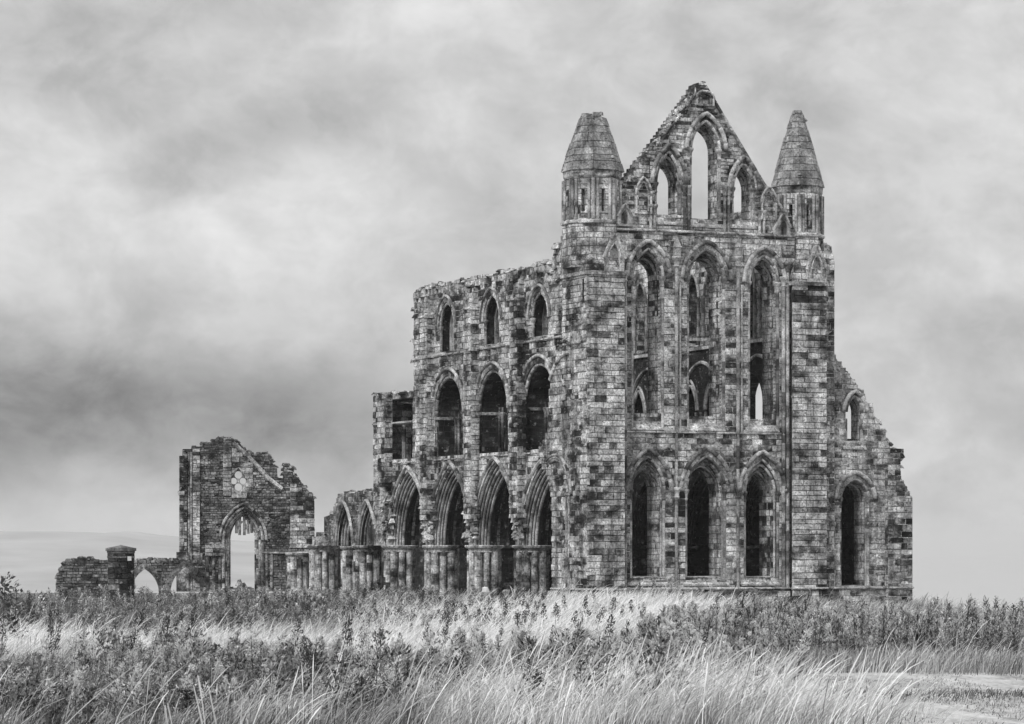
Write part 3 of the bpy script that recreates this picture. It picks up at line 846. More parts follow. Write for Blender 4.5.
# clerestory windows
for (c, z0, zs, w, h) in clw:
    mb = MB()
    voussoirs(mb, MS, c, zs, w, h, .26, XS - .05, XS + .1, 8, .02)
    r = mb.build('clerestory_arch', M_STONE, abbey)
    mb = MB()
    w2, h2 = widen(w, h, .3); mb.sweep(MS, arc(c, zs, w2, h2), .07, XS - .07, seg=.5)
    w2, h2 = widen(w, h, -.04); mb.sweep(MS, arc(c, zs, w2, h2), .06, XS + .04, seg=.5)
    plate(mb, MS, archpoly(c, z0, zs, w + .01, h + .005), [archpoly(c, z0 + .05, zs, w - .42, h - .35)], XS + .5, XS + .8)
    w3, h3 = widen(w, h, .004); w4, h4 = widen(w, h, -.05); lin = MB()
    plate(lin, MS, archpoly(c, z0, zs, w3, h3), [archpoly(c, z0 + .04, zs, w4, h4)], XS + .16, XS + 1.2); lin.build('arch_shade_lining', M_INNER, r)  # dark ring added here too, for shade inside the window
    for sg in (-1, 1):
        mb.drums((XS + .06, c + sg * (w / 2 - .05)), .07, z0, zs - .2, 8, .5); shaft_cap(mb, XS + .06, c + sg * (w / 2 - .05), zs, .07)
        band('impost_band', [tuple(sorted((c + sg * w / 2, c + sg * (w / 2 + .5))))[0:1][0:1] and (min(c + sg * w / 2, c + sg * (w / 2 + .5)), zs), (max(c + sg * w / 2, c + sg * (w / 2 + .5)), zs)], MS, XS, .1, .07, M_STONE, r)
    mb.build('arch_moulding', M_MOULD, r, False)
    mb = MB()
    i = mb.vs([(XS - .03, c - w / 2 - .1, z0 - .35), (XS - .03, c + w / 2 + .1, z0 - .35), (XS + .5, c + w / 2 - .002, z0 + .03), (XS + .5, c - w / 2 + .002, z0 + .03), (XS + .5, c - w / 2, z0 - .35), (XS + .5, c + w / 2, z0 - .35)])
    for q in ((0, 1, 2, 3), (0, 3, 4), (1, 5, 2)): mb.fc([i[k] for k in q])
    mb.build('window_sill', M_STONE, r)
# buttresses
for k, yb in enumerate(bx):
    zt = (Sz(512, 282), Sz(466, 290), Sz(423, 297))[k]; hw = .44
    zs_ = (Sz(512, 302), Sz(466, 311), Sz(423, 319))[k]
    mb = MB(); mb.boxM(MS, yb - hw + .05, yb + hw - .05, zcap + 1.3, zs_ - .02, .12, XS + .1); mb.boxM(MS, yb - hw * .55, yb + hw * .55, zs_ - .02, zt, .26, XS + .1)
    mb.cur = 1
    foot_z = zcap + 1.25
    masonry(mb, MS, [(yb - hw, foot_z), (yb + hw, foot_z), (yb + hw, zs_), (yb - hw, zs_)], [], .05, width=(.3, .6), proud=.03)
    ME2 = lambda a, b, d, yb=yb: (a, yb - hw + d, b)
    masonry(mb, ME2, [(.06, foot_z), (XS + .02, foot_z), (XS + .02, zs_), (.06, zs_)], [], .0, width=(.22, .45), proud=.03, rag=0)
    masonry(mb, MS, [(yb - hw * .7, zs_), (yb + hw * .7, zs_), (yb + hw * .6, zt), (yb - hw * .6, zt)], [], .2, width=(.2, .5), proud=.03)
    ME3 = lambda a, b, d, yb=yb: (a, yb - hw * .68 + d, b)
    masonry(mb, ME3, [(.2, zs_), (XS + .02, zs_), (XS + .02, zt), (.2, zt)], [], .0, width=(.2, .4), proud=.03)
    for q in range(7): mb.lump((R.uniform(.1, .5), yb + R.uniform(-.4, .4), zt + R.uniform(-.1, .25)), .16, .16, .12)
    bt = mb.build('buttress', [M_CORE, M_STONE], abbey)
    band('buttress_string', [(yb - hw - .05, zs_), (yb + hw + .05, zs_)], MS, .05, .14, .09, M_STONE, bt)
    mb = MB(); mb.boxM(ME2, -.02, XS, zs_ - .06, zs_ + .09, -.08, .1); mb.part(); mb.boxM(ME2, -.02, XS, zst_s - .06 , zst_s + .09, -.08, .1)
    mb.build('buttress_string', M_STONE, bt)
mb = MB(); yb = S(381, 546, .05)[0]                # lower west buttress
zt = Sz(380, 394)
mb.boxM(MS, yb - .45, yb + .45, zcap + 3, zt, .12, XS); mb.cur = 1
masonry(mb, MS, [(yb - .5, zcap + 3.2), (yb + .5, zcap + 3.2), (yb + .5, zt), (yb - .5, zt)], [], .05, width=(.3, .6), proud=.03)
masonry(mb, lambda a, b, d: (a, yb - .5 + d, b), [(.06, zcap + 3.2), (XS, zcap + 3.2), (XS, zt), (.06, zt)], [], 0, width=(.22, .45))
mb.build('buttress', [M_CORE, M_STONE], abbey)
# strings of the south side
ya, yz = Sy(563), ywest
band('string_course', [(ya, zst_s), (yz, zst_s)], MS, XS, .16, .14)
zg = Sz(480, 457)
band('string_course', [(Sy(556), zg), (Sy(374), zg)], MS, XS, .12, .08)
# crumbled wall head with corbel table
mb = SWALL_MB
for (p, q) in zip(top_pts, top_pts[1:]):
    a, b = S(*p, XS), S(*q, XS)
    for i in range(13):
        f = R.random()
        mb.lump((XS + R.uniform(0, 1.2), a[0] + (b[0] - a[0]) * f, a[1] + (b[1] - a[1]) * f + R.uniform(-.1, .1)), R.uniform(.12, .25), R.uniform(.12, .3), R.uniform(.07, .15))
y = Sy(556)
while y < ywest - .3:
    f = (y - Sy(556)) / (ywest - Sy(556)); z = Sz(549, 272.5) + (Sz(417, 300) - Sz(549, 272.5)) * f
    if R.random() > .12: mb.boxM(MS, y - .11, y + .11, z - .14 + .2, z + .13 + .2, XS - .2, XS + .05)
    y += .48
for i in range(16):
    f = R.random(); mb.lump((XS + R.uniform(0, .8), ywest + (yw0 - ywest) * f, Sz(395, 393) + R.uniform(-.1, .08)), .25, .3, .1)
# torn ends: west end of the upper wall
for i in range(60):
    z = R.uniform(Sz(414, 393), Sz(414, 294)); mb.lump((XS + R.uniform(.0, 1.4), ywest + R.uniform(-.1, .12), z), .2, .2, .12)
swall = mb.build('south_wall', [M_COURSE, M_STONE], abbey)

# arcade: deep moulded arches
for k, (c, w, h) in enumerate(arcs):
    mb = MB()
    voussoirs(mb, MS, c, zcap, w - .02, h - .01, .24, XS - .08, XS + .1, 15, .05)
    r = mb.build('arcade_arch', M_STONE, abbey)
    mb = MB()
    w2, h2 = widen(w, h, .2); mb.sweep(MS, arc(c, zcap, w2, h2, 14), .1, XS - .1, seg=.6)
    for j in range(5):
        e = -.02 - .13 * j; d = XS + .03 + .105 * j
        w2, h2 = widen(w, h, e); mb.sweep(MS, arc(c, zcap, w2, h2, 14), (.075 if j % 2 == 0 else .055), d, seg=.5, n=8)
    mb.build('arch_moulding', M_MOULD, r, False)
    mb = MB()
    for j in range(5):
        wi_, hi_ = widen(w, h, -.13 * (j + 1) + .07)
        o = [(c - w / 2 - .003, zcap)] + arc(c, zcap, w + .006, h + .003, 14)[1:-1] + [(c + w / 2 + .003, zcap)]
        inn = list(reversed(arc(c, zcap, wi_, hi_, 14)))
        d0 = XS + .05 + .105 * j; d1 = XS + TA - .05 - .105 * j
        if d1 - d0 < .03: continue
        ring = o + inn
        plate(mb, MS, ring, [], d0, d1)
    mb.build('arch_soffit', M_HOLLOW, r)  # shade between the rolls is in the soffit colour

def pier(cx, cy, zt, rad_=.76, parent=abbey, nm='arcade_pier', z0=0.0, n=10, dark=False):
    mb = MB()
    mb.drums((cx, cy), rad_ * .84, z0, zt - .2, 16, .42); mb.cur = 1
    for k in range(n):
        an = 2 * math.pi * k / n + .1; rr = (.205 if k % 2 == 0 else .16) * R.uniform(.9, 1.05)
        mb.drums((cx + rad_ * .86 * math.cos(an), cy + rad_ * .86 * math.sin(an)), rr, z0, zt - .24, 10, .42)
    p = mb.build(nm, [M_HOLLOW if dark else M_RUBBLE, M_INNER if dark else M_STONE], parent)  # darker core paints shade between shafts; dark piers are shade-toned throughout
    mb = MB()
    mb.lathe((cx, cy, zt), [(rad_ * .98, -.34), (rad_ * 1.06, -.3), (rad_ * 1.0, -.24), (rad_ * 1.04, -.16), (rad_ * 1.22, -.1), (rad_ * 1.26, -.02), (rad_ * 1.2, .02)], 16)
    mb.build('capital', M_STONE, p)
    mb = MB(); mb.lathe((cx, cy, z0 - .2), [(rad_ * 1.3, 0), (rad_ * 1.3, .45), (rad_ * 1.12, .6)], 8, math.pi / 8)
    mb.build('pier_base', M_STONE, p)
    return p
XP = XS + TA / 2 + .02
for yp in piery: pier(XP, yp, zcap)
pier(XP, piery[0] - BAY + .0, zcap)               # respond against the east wall
# torn masonry in the spandrels, where aisle vaults once sprang
mb = MB()
for k, yp in enumerate(piery):
    mb.part()
    for i in range(120):
        f = R.random() * .85; z = zcap + .25 + 2.6 * f
        mb.lump((XS - R.uniform(.0, .16), yp + max(-.7, min(.7, R.gauss(0, .22 + .2 * f))), z), R.uniform(.1, .22), R.uniform(.12, .28), R.uniform(.08, .16))
mb.build('torn_vault_springing', M_STONE, abbey)

# corner mass between the arcade and the east front
cm = [(0.05, 0), (0.05, Ez(587, 300, 0)), (S(563, 338, 0)[0], S(563, 338, 0)[1]), (S(559, 345, 0)[0], S(559, 345, 0)[1]), (S(556, 362, 0)[0], S(556, 362, 0)[1]), (S(551, 375, 0)[0], S(551, 375, 0)[1]), (S(549.5, 400, 0)[0], S(549.5, 400, 0)[1]), (S(549, 430, 0)[0], S(549, 430, 0)[1]), (S(544, 441, 0)[0], S(544, 441, 0)[1]), (S(538, 452, 0)[0], S(538, 452, 0)[1]),
      (S(541, 462, 0)[0], S(541, 462, 0)[1]), (S(548, 475, 0)[0], S(548, 475, 0)[1]), (S(552, 495, 0)[0], S(552, 495, 0)[1]), (S(552.5, 560, 0)[0], S(552.5, 560, 0)[1]), (S(552.5, 600, 0)[0], 0)]
mb = MB(); plate(mb, MS, cm, [], .01, XS + .3); mb.cur = 1
masonry(mb, MS, cm, [], .0, width=(.35, .9), proud=.05, rag=.12)
cmo = mb.build('corner_masonry', [M_COURSE, M_STONE], abbey)
mb = MB()
c0 = S(541, 500, 0)[0]; zz = S(560, 494, 0)[1]; za = S(548, 461, 0)[1]
yl, yr = S(571, 494, 0)[0], S(548, 461, 0)[0]
for o in (0, .13, .25):
    w = 2 * (yr - yl) + .2 - 2 * o; a = arc(yr, zz, w, za - zz - o, 10)
    a = [p for p in a if p[0] <= yr + .1]
    mb.sweep(MS, a, .07, -.06 + o * .2, seg=.5)
mb.sweep(MS, [(yl + .0, zz - .04), (yl + .5, zz - .04)], .06, -.05)
for o in (.15, .4): mb.drums((-.03, yl + o), .06, .7, zz - .1, 7, .5)
mb.build('half_arch_hood', M_MOULD, cmo, True)
mb = MB()
a = [S(570, 352, 0), S(562, 356, 0), S(555, 368, 0), S(551, 380, 0)]
mb.sweep(MS, a, .09, -.05, seg=.5); a = [S(572, 345, 0), S(566, 341, 0), S(560, 343, 0)]
mb.sweep(MS, a, .08, -.05, seg=.5)
mb.build('vault_scar', M_STONE, cmo)
band('plinth_string', [(0, zpl), (S(552, 589, 0)[0], zpl)], MS, 0, .12, .12)
mb = MB()                                          # broken shoulder between clerestory and turret
for i in range(46):
    f = R.random(); p = S(553 + 12 * f, 264 - 26 * f ** 1.6 + R.uniform(2, 22), .6)
    mb.lump((R.uniform(.2, 1.1), p[0], p[1]), R.uniform(.15, .3), R.uniform(.15, .35), R.uniform(.1, .2))
mb.build('broken_shoulder', M_STONE, abbey)
mb = MB()
sh = [S(562.5, 274, .25), S(562.5, 228, .25), S(560, 240, .25), S(557, 247, .25), S(553, 258, .25), S(549, 263, .25), S(549, 285, .25)]
sh = [(min(p[0], 99), p[1]) for p in sh]
plate(mb, MS, sh, [], .3, 1.4); mb.cur = 1; masonry(mb, MS, sh, [], .3, width=(.2, .6), rag=.1)
mb.build('shoulder_wall', [M_COURSE, M_STONE], abbey)

# two lower broken arches carrying on to the west
ylo = piery[3]; y_end = Sy(322, 1.25)
g1 = Sy(366.5, XS); g2 = Sy(343.5, XS)
zap = Sz(366, 497)
lo = []
tops = [(386, 470), (386, 492), (379, 494), (372, 492), (366, 490.5), (360, 494), (352, 494), (345, 491.5), (338, 495), (334, 505), (331, 516), (328, 527), (325, 537), (320, 541), (316, 546)]
for px, py in tops: lo.append(S(px, py, XS))
lo[0] = (piery[3] - .3, lo[1][1]); 
arcs2 = [(g1, 2.75, zap - zcap - .25), (g2, 2.75, zap - zcap - .3)]
ft = [(lo[-1][0], zcap)]
for (c, w, h) in reversed(arcs2): ft += list(reversed(arc(c, zcap, w, h, 12)))
lw = lo + ft + [(piery[3] - .3, zcap)]
mb = MB(); plate(mb, MS, lw, [], XS + .05, XS + 1.3); mb.cur = 1
masonry(mb, MS, lw, [], XS + .045, course=(.16, .28), width=(.2, .5), proud=.06, rag=.06)
for i in range(60):
    k = R.randrange(1, len(lo) - 1); p, q = lo[k], lo[k + 1]; f = R.random()
    mb.lump((XS + R.uniform(.05, 1.2), p[0] + (q[0] - p[0]) * f, p[1] + (q[1] - p[1]) * f), .16, .2, .12)
lowarc = mb.build('broken_arcade_wall', [M_COURSE, M_RUBBLE], abbey)
for (c, w, h) in arcs2:
    mb = MB()
    for j in range(5):
        w2, h2 = widen(w, h, -.02 - .1 * j); mb.sweep(MS, arc(c, zcap, w2, h2, 12), .07, XS + .04 + .13 * j, seg=.45, n=7)
    w2, h2 = widen(w, h, .1); mb.sweep(MS, arc(c, zcap, w2, h2, 12), .1, XS + .0, seg=.5, n=7)
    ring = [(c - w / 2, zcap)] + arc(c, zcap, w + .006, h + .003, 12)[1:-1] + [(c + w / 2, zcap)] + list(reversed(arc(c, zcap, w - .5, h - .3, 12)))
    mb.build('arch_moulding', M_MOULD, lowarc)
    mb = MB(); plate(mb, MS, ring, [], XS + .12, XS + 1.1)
    mb.build('arch_soffit', M_HOLLOW, lowarc)  # soffit coloured near black in place of shade
pier(XP, Sy(371, 1.25), zcap, .68, nm='broken_pier'); pier(XP, Sy(357, 1.25), zcap - .05, .6, nm='broken_pier')
pf = pier(XP, Sy(326.5, 1.25), zcap - .02, .72, nm='broken_pier')
mb = MB()
for i in range(5):
    zc_ = zcap + .02 + .24 * (i // 2); mb.boxM(MS, Sy(326.5, 1.25) - .7 + .6 * (i % 2) + .1 * i, Sy(326.5, 1.25) - .15 + .6 * (i % 2), zc_, zc_ + .24, XP - .5, XP + .4)
mb.build('broken_pier_top', M_STONE, pf)
mb = MB(); mb.boxM(MS, Sy(372, XS) - .5, Sy(372, XS) + .5, zcap + .05, zcap + 1.1, XS - .1, XS + .5)
mb.build('projecting_block', M_DARKST, lowarc)

# --- north side of the choir, seen through the windows
XN = 9.95; LN = 42.0
ztopn = Sz(480, 276)
ho = []
for k in range(7):
    c = 3.2 + BAY * k
    ho.append([(c - 2.05, .02)] + [(c - 2.05, zcap)] + arc(c, zcap, 4.1, 3.4, 10)[1:-1] + [(c + 2.05, zcap), (c + 2.05, .02)])
    for dc in (-1.15, 1.15): ho.append(archpoly(c + dc, zg + .3, zg + 2.2, 1.25, 1.2))
    for dc in (-.95, .95): ho.append(archpoly(c + dc, zst_s + .2, zst_s + 2.45, 1.15, 1.1))
hlow = [h for h in ho if max(p[1] for p in h) < zst_s]; hup = [h for h in ho if min(p[1] for p in h) > zst_s]
hlow = [h for h in hlow if not (min(p[1] for p in h) > zg and max(p[0] for p in h) < 6.5)] + [archpoly(4.55, zg + .35, zg + 2.3, 3.5, 1.4)]
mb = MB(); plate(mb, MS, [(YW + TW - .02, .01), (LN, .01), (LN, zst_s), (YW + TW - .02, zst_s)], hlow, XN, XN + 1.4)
plate(mb, MS, [(6.6, zg - .2), (LN, zg - .2), (LN, zst_s), (6.6, zst_s)], [], XN + 1.41, XN + 1.6)  # plate added behind the gallery openings to keep them dark
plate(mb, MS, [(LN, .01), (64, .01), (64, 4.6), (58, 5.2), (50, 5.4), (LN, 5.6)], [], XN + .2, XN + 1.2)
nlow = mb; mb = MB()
plate(nlow, MS, [(YW + TW, zst_s + .1), (24, zst_s + .1), (24, zst_s + 3.8), (YW + TW, zst_s + 3.8)], [], XN + .5, XN + 1.4)  # backing behind the lancets, coloured dark as shade
plate(mb, MS, [(YW + TW - .02, zst_s + .003), (LN, zst_s + .003), (LN, ztopn), (24, ztopn), (23.6, ztopn + 1), (22, ztopn + 2.2), (20, ztopn + 2.6), (YW + TW - .02, ztopn + 2.6)], hup, XN, XN + .45)
mb.build('north_clerestory', M_COURSE, abbey)
nw = nlow.build('north_wall', M_INNER, abbey)  # darker than the clerestory above: shade put in its colour
mb = MB(); amb = MB()
for k in range(7):
    c = 3.2 + BAY * k
    amb.part()
    for j in range(4):
        w2, h2 = widen(4.1, 3.4, -.02 - .12 * j); amb.sweep(MS, arc(c, zcap, w2, h2, 10), .1, XN - .03 + .14 * j, seg=.6, n=6)
    for dc in (-1.15, 1.15):
        if k == 0: continue
        mb.sweep(MS, arc(c + dc, zg + 2.2, 1.3, 1.25), .07, XN - .04, n=6); mb.sweep(MS, arc(c + dc, zg + 2.2, 1.6, 1.45), .06, XN - .04, n=6)
    mb.sweep(MS, arc(c, zg + 2.25, 4.2, 2.2), .09, XN - .05, n=6)
    for oy in ((-2.2, -1.75, -.5, .5, 0, 1.75, 2.2) if k else (-2.2,)): mb.drums((XN - .05, c + oy), .08, zg + .3, zg + 2.1, 7, .5)
    for dc in (-.95, .95): mb.sweep(MS, arc(c + dc, zst_s + 2.45, 1.3, 1.2), .07, XN - .04, n=6)
    for oy in (-1.65, -.25, .25, 1.65): mb.drums((XN - .06, c + oy), .09, zst_s + .2, zst_s + 2.4, 7, .5)
    mb.drums((XN - .08, c + BAY / 2), .13, 3.2, ztopn - 1, 8, .6)
mb.boxM(MS, YW + TW, LN, zg - .05, zg + .1, XN - .12, XN + .05); mb.boxM(MS, YW + TW, LN, zst_s - .05, zst_s + .1, XN - .12, XN + .05)
mb.build('wall_moulding', M_MOULD, nw); amb.build('arch_moulding', M_INNER, nw)  # arcade rolls take the shade-dark colour, upper mouldings stay pale
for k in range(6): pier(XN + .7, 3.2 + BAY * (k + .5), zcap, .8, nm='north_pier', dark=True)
mb = MB()
xa = Ex(912, YA) - .03
nh = [archpoly(3.5 + BAY * k, 1.8, 4.3, 1.1, 1.1) for k in range(5)]
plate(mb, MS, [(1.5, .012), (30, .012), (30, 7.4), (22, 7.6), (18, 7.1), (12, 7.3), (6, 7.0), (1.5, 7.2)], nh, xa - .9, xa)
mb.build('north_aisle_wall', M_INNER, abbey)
mb = MB()                                           # vault slab added over the aisle to keep it dark
prof = [(XN + 1.38, 6.6), (XN + 2.1, 7.15), (XN + 3.0, 7.3), (xa - 1.2, 6.9), (xa - .88, 6.5)]
va = [mb.vs([(x, 1.58, z), (x, 29.5, z), (x, 29.5, 7.62), (x, 1.58, 7.62)]) for x, z in prof]
for p, q in zip(va, va[1:]):
    for k in range(4): mb.fc((p[k], p[(k + 1) % 4], q[(k + 1) % 4], q[k]))
mb.build('aisle_shade_vault', M_INNER, abbey)
mb = MB()                                           # iron cross-bar in the middle window
pmid = T2[1]; zb = Ez(703, 339.5, YW + .5)
mb.boxM(ME, pmid['cx'] - pmid['wi'] / 2 - .05, pmid['cx'] + pmid['wi'] / 2 + .05, zb - .07, zb + .07, YW + .5, YW + .62)
mb.build('stone_crossbar', M_DRESS, abbey)
# broken masonry fallen at the foot of the corner
def rough_stone(name, label, cat, x, y, z, s, mat=M_STONE, group=None, n=1):
    mb = MB(); mb.lump((0, 0, 0), s[0], s[1], s[2])
    o = mb.build(name, mat); o.location = (x, y, z)
    bv = o.modifiers.new('worn', 'BEVEL'); bv.width = min(s) * .25; bv.segments = 2
    return tag(o, label, cat, group)

# ================================================================== LEFT RUINS
GY = 186.0
G = Frame((246 - CX) / F * GY, GY, rad(8))
def gp(px, py, d=0.0): return G.E(px, py, d)
gable = empty('ruined_gable', 'smaller ruined gable wall with quatrefoil opening above a pointed doorway, apart from the abbey', 'ruined wall', (G.o[0], G.o[1], 0), G.th)
gpx = [(180, 600), (180, 456), (183, 456), (183, 449), (194, 449), (194, 446.5), (203, 446.5), (203, 442.5), (211, 442.5), (211, 439.5), (219, 439.5), (219, 437), (229, 437), (238, 441), (243, 447), (248.6, 453), (251, 450), (253, 455.5), (257, 455.5), (257, 452), (267, 452), (267, 455), (270, 455), (270, 460), (273, 460), (273, 465), (277, 466), (277.5, 479), (284, 479.5), (284.5, 464), (288, 464), (288, 466.5), (293.5, 467), (294, 472), (297, 478), (300, 480), (302, 485), (306, 487), (307, 491), (311, 493), (314, 498), (314.5, 546), (310, 552), (310, 600)]
go = [gp(*p) for p in gpx]; go[0] = (go[0][0], 0); go[-1] = (go[-1][0], 0)
dw = dict(cx=gp(243, 546)[0], zs=gp(243, 540)[1], w=gp(262, 1)[0] - gp(226, 1)[0], h=gp(246, 510)[1] - gp(246, 540)[1])
ddoor = archpoly(dw['cx'], .004, dw['zs'], dw['w'], dw['h'], 12); 
body = go[1:-1]
dpoly = [(dw['cx'] - dw['w'] / 2, 0)] + arc(dw['cx'], dw['zs'], dw['w'], dw['h'], 12) + [(dw['cx'] + dw['w'] / 2, 0)]
gout = [go[0]] + body + [go[-1]] + list(reversed(dpoly))
qx, qz = gp(238.5, 481)
qh = [(qx - .62, qz), (qx, qz - .85), (qx + .62, qz), (qx, qz + .85)]
mb = MB(); plate(mb, ME, gout, [qh], 0, 1.2); mb.cur = 1
masonry(mb, ME, gout, [qh], 0, course=(.11, .2), width=(.16, .42), proud=.06, thick=.12, rag=.04, tilt=.02)
for i in range(70):
    k = R.randrange(2, len(gpx) - 4); p, q = go[k], go[k + 1]; f = R.random()
    mb.lump((p[0] + (q[0] - p[0]) * f, R.uniform(.1, 1.1), p[1] + (q[1] - p[1]) * f), .15, .2, .1)
mb.build('rubble_wall', [M_CORE, M_RUBBLE], gable)
mb = MB()                                           # quatrefoil tracery
def circ(x, z, r, n=12): return [(x + r * math.cos(2 * math.pi * k / n), z + r * math.sin(2 * math.pi * k / n)) for k in range(n)]
qo = [(qx - .64, qz), (qx, qz - .87), (qx + .64, qz), (qx, qz + .87)]
plate(mb, ME, qo, [circ(qx - .28, qz, .2), circ(qx + .28, qz, .2), circ(qx, qz + .37, .23), circ(qx, qz - .37, .23), [(qx - .06, qz - .02), (qx, qz - .08), (qx + .06, qz - .02), (qx, qz + .06)]], .1, .3)
mb.sweep(ME, qo + qo[:1], .06, -.03, seg=.5, n=6)
mb.build('quatrefoil_window', M_MOULD, gable)
mb = MB()                                           # doorway mouldings
for e, d, r in ((.32, -.08, .09), (.1, -.02, .09), (-.05, .12, .09), (-.17, .3, .09), (-.28, .5, .08)):
    w2, h2 = widen(dw['w'], dw['h'], e); mb.sweep(ME, arc(dw['cx'], dw['zs'], w2, h2, 10), r, d, seg=.5, n=7)
    for sg in (-1, 1):
        if e < .2: mb.drums((dw['cx'] + sg * w2 / 2, d), r * 1.1, 0, dw['zs'] + .02, 8, .45)
for sg, xs_ in ((-1, (.35, .7, 1.05, 1.35)), (1, (.35, .62))):
    for o in xs_: mb.part(); mb.drums((dw['cx'] + sg * (dw['w'] / 2 + o + R.uniform(-.06, .06)), -.04), R.uniform(.07, .11), 0, dw['zs'] - .75 - (R.uniform(0, .5) if o > 1.2 else 0), 9, .28)
mb.build('doorway_moulding', M_STONE, gable)
mb = MB()                                           # stubs of lost tracery hanging in the door head
w2, h2 = dw['w'], dw['h']
pts = arc(dw['cx'], dw['zs'], w2, h2, 12)
zb = gp(243, 531)[1]
for o, ln in ((-.36, .35), (-.17, .62), (.1, .62), (.32, .4), (.52, .3)):
    mb.sweep(ME, [(dw['cx'] + o, dw['zs'] + h2 * (1 - abs(o) / (w2 / 2)) ** .8 + .05), (dw['cx'] + o * 1.05, zb - ln * .4)], .085, .45, seg=.4, n=6)
mb.sweep(ME, arc(dw['cx'], zb + .1, .5, .5), .06, .45, n=6)
mb.build('tracery_stub', M_MOULD, gable)
mb = MB()                                           # roof scar running down the gable and the pilaster beside the quatrefoil
mb.sweep(ME, [gp(233, 443), gp(252, 460), gp(268, 478), gp(282, 489)], .13, -.06, seg=.8, n=6)
mb.build('roof_scar', M_STONE, gable)
mb = MB(); a0, a1 = gp(223, 1)[0], gp(231.5, 1)[0]
masonry(mb, ME, [(a0, gp(225, 496)[1]), (a1, gp(225, 496)[1]), (a1, gp(225, 439)[1]), (a0, gp(225, 438)[1])], [], -.12, width=(.4, .6), thick=.2)
a0, a1 = gp(231.5, 1)[0], gp(253, 1)[0]
sm = [(a0, gp(240, 498)[1]), (a1, gp(240, 498)[1]), (a1, gp(252, 463)[1]), (a0, gp(233, 446)[1])]
masonry(mb, ME, sm, [qh], -.07, width=(.4, .7), course=(.25, .35), thick=.14)
mb.build('ashlar_panel', M_STONE, gable)
mb = MB()                                           # clustered pilasters at the left end, right end quoins
a0 = gp(180, 1)[0]
masonry(mb, ME, [(a0 - .05, 0), (a0 + .42, 0), (a0 + .42, gp(182, 456)[1]), (a0 - .05, gp(182, 456)[1])], [], -.22, width=(.25, .5), thick=.4)
masonry(mb, ME, [(a0 + .75, 0), (a0 + 1.2, 0), (a0 + 1.2, gp(182, 449)[1]), (a0 + .75, gp(182, 449)[1])], [], -.12, width=(.25, .5), thick=.3)
for o, r, t in ((.52, .07, 453), (.66, .07, 452)):
    mb.drums((a0 + o, -.1), r, 0, gp(180, t)[1], 8, .4)
mb.boxM(ME, a0 - .12, a0 + .25, gp(180, 495)[1], gp(180, 491)[1], -.4, .4)
mb.boxM(ME, a0 - .2, a0 + .5, 0, gp(180, 552)[1], -.3, .8)
mb.build('end_pilaster', M_STONE, gable)
mb = MB(); a0, a1 = gp(290, 1)[0], gp(314.5, 1)[0]
masonry(mb, ME, [(a0, gp(290, 548)[1]), (a1, gp(290, 548)[1]), (a1, gp(310, 500)[1]), (a0, gp(292, 480)[1])], [], -.1, width=(.35, .6), course=(.2, .3), thick=.2)
mb.part(); a0, a1 = gp(205, 1)[0], gp(223.5, 1)[0]
masonry(mb, ME, [(a0, gp(205, 556)[1]), (a1, gp(205, 556)[1]), (a1, gp(205, 544)[1]), (a0, gp(205, 544)[1])], [], -.3, width=(.35, .6), course=(.2, .3), thick=.4)
mb.build('quoin_blocks', M_STONE, gable)
band('impost_band', [(gp(262, 1)[0], gp(270, 553)[1]), (gp(313, 1)[0], gp(313, 553)[1])], ME, -.02, .16, .16, M_STONE, gable)

# stub pier beside it
sy = 170.0; sx = (298.5 - CX) / F * sy
stub = empty('pier_stump', 'broken clustered pier stump standing alone between the small gable and the abbey arcade', 'pier', (sx, sy, 0), TH)
zt = EYE + (CY - 553) * sy / F
pier(0, 0, zt, .6, stub, 'shaft_cluster')
stub.children[0].name = 'shaft_cluster'

# low ruined wall with two small arches
LY = 158.0
Lf = Frame((130 - CX) / F * LY, LY, rad(4))
def lp(px, py, d=0.0): return Lf.E(px, py, d)
lowall = empty('low_ruined_wall', 'low crumbling rubble wall with small pointed arches, left of the small gable', 'ruined wall', (Lf.o[0], Lf.o[1], 0), Lf.th)
lpx = [(55, 600), (56, 585), (57, 577), (59, 577), (59, 569), (64, 569), (64, 563), (68, 563), (68, 560), (80, 559.5), (80, 558), (93, 558), (93, 561), (106, 561.5), (134, 560), (150, 560), (150, 558.5), (160, 560), (170, 559.5), (178, 560), (205, 560), (205, 600)]
lo2 = [lp(*p) for p in lpx]; lo2[0] = (lo2[0][0], 0); lo2[-1] = (lo2[-1][0], 0)
la = []
for pxl, pxr, yap, ysp in ((134.5, 165, 568, 583), (169, 202, 566, 583)):
    c = (lp(pxl, 1)[0] + lp(pxr, 1)[0]) / 2; w = lp(pxr, 1)[0] - lp(pxl, 1)[0]
    zs = max(lp(pxl, ysp)[1], .3); la.append((c - (.25 if pxl < 140 else 0), max(.15, zs - .5), w * .98, lp(150, yap)[1] - max(.15, zs - .5)))
ft = []
for (c, zs, w, h) in reversed(la): ft += [(c + w / 2, 0)] + list(reversed(arc(c, zs, w, h, 10))) + [(c - w / 2, 0)]
lout = lo2[:-1] + [lo2[-1]] + ft
mb = MB(); plate(mb, ME, lout, [], 0, .8); mb.cur = 1
masonry(mb, ME, lout, [], 0, course=(.11, .2), width=(.2, .5), proud=.08, rag=.05, tilt=.02)
for i in range(70):
    k = R.randrange(2, len(lo2) - 3); p, q = lo2[k], lo2[k + 1]; f = R.random()
    mb.lump((p[0] + (q[0] - p[0]) * f, R.uniform(0, .8), p[1] + (q[1] - p[1]) * f), .16, .2, .09)
mb.build('rubble_wall', [M_CORE, M_RUBBLE], lowall)
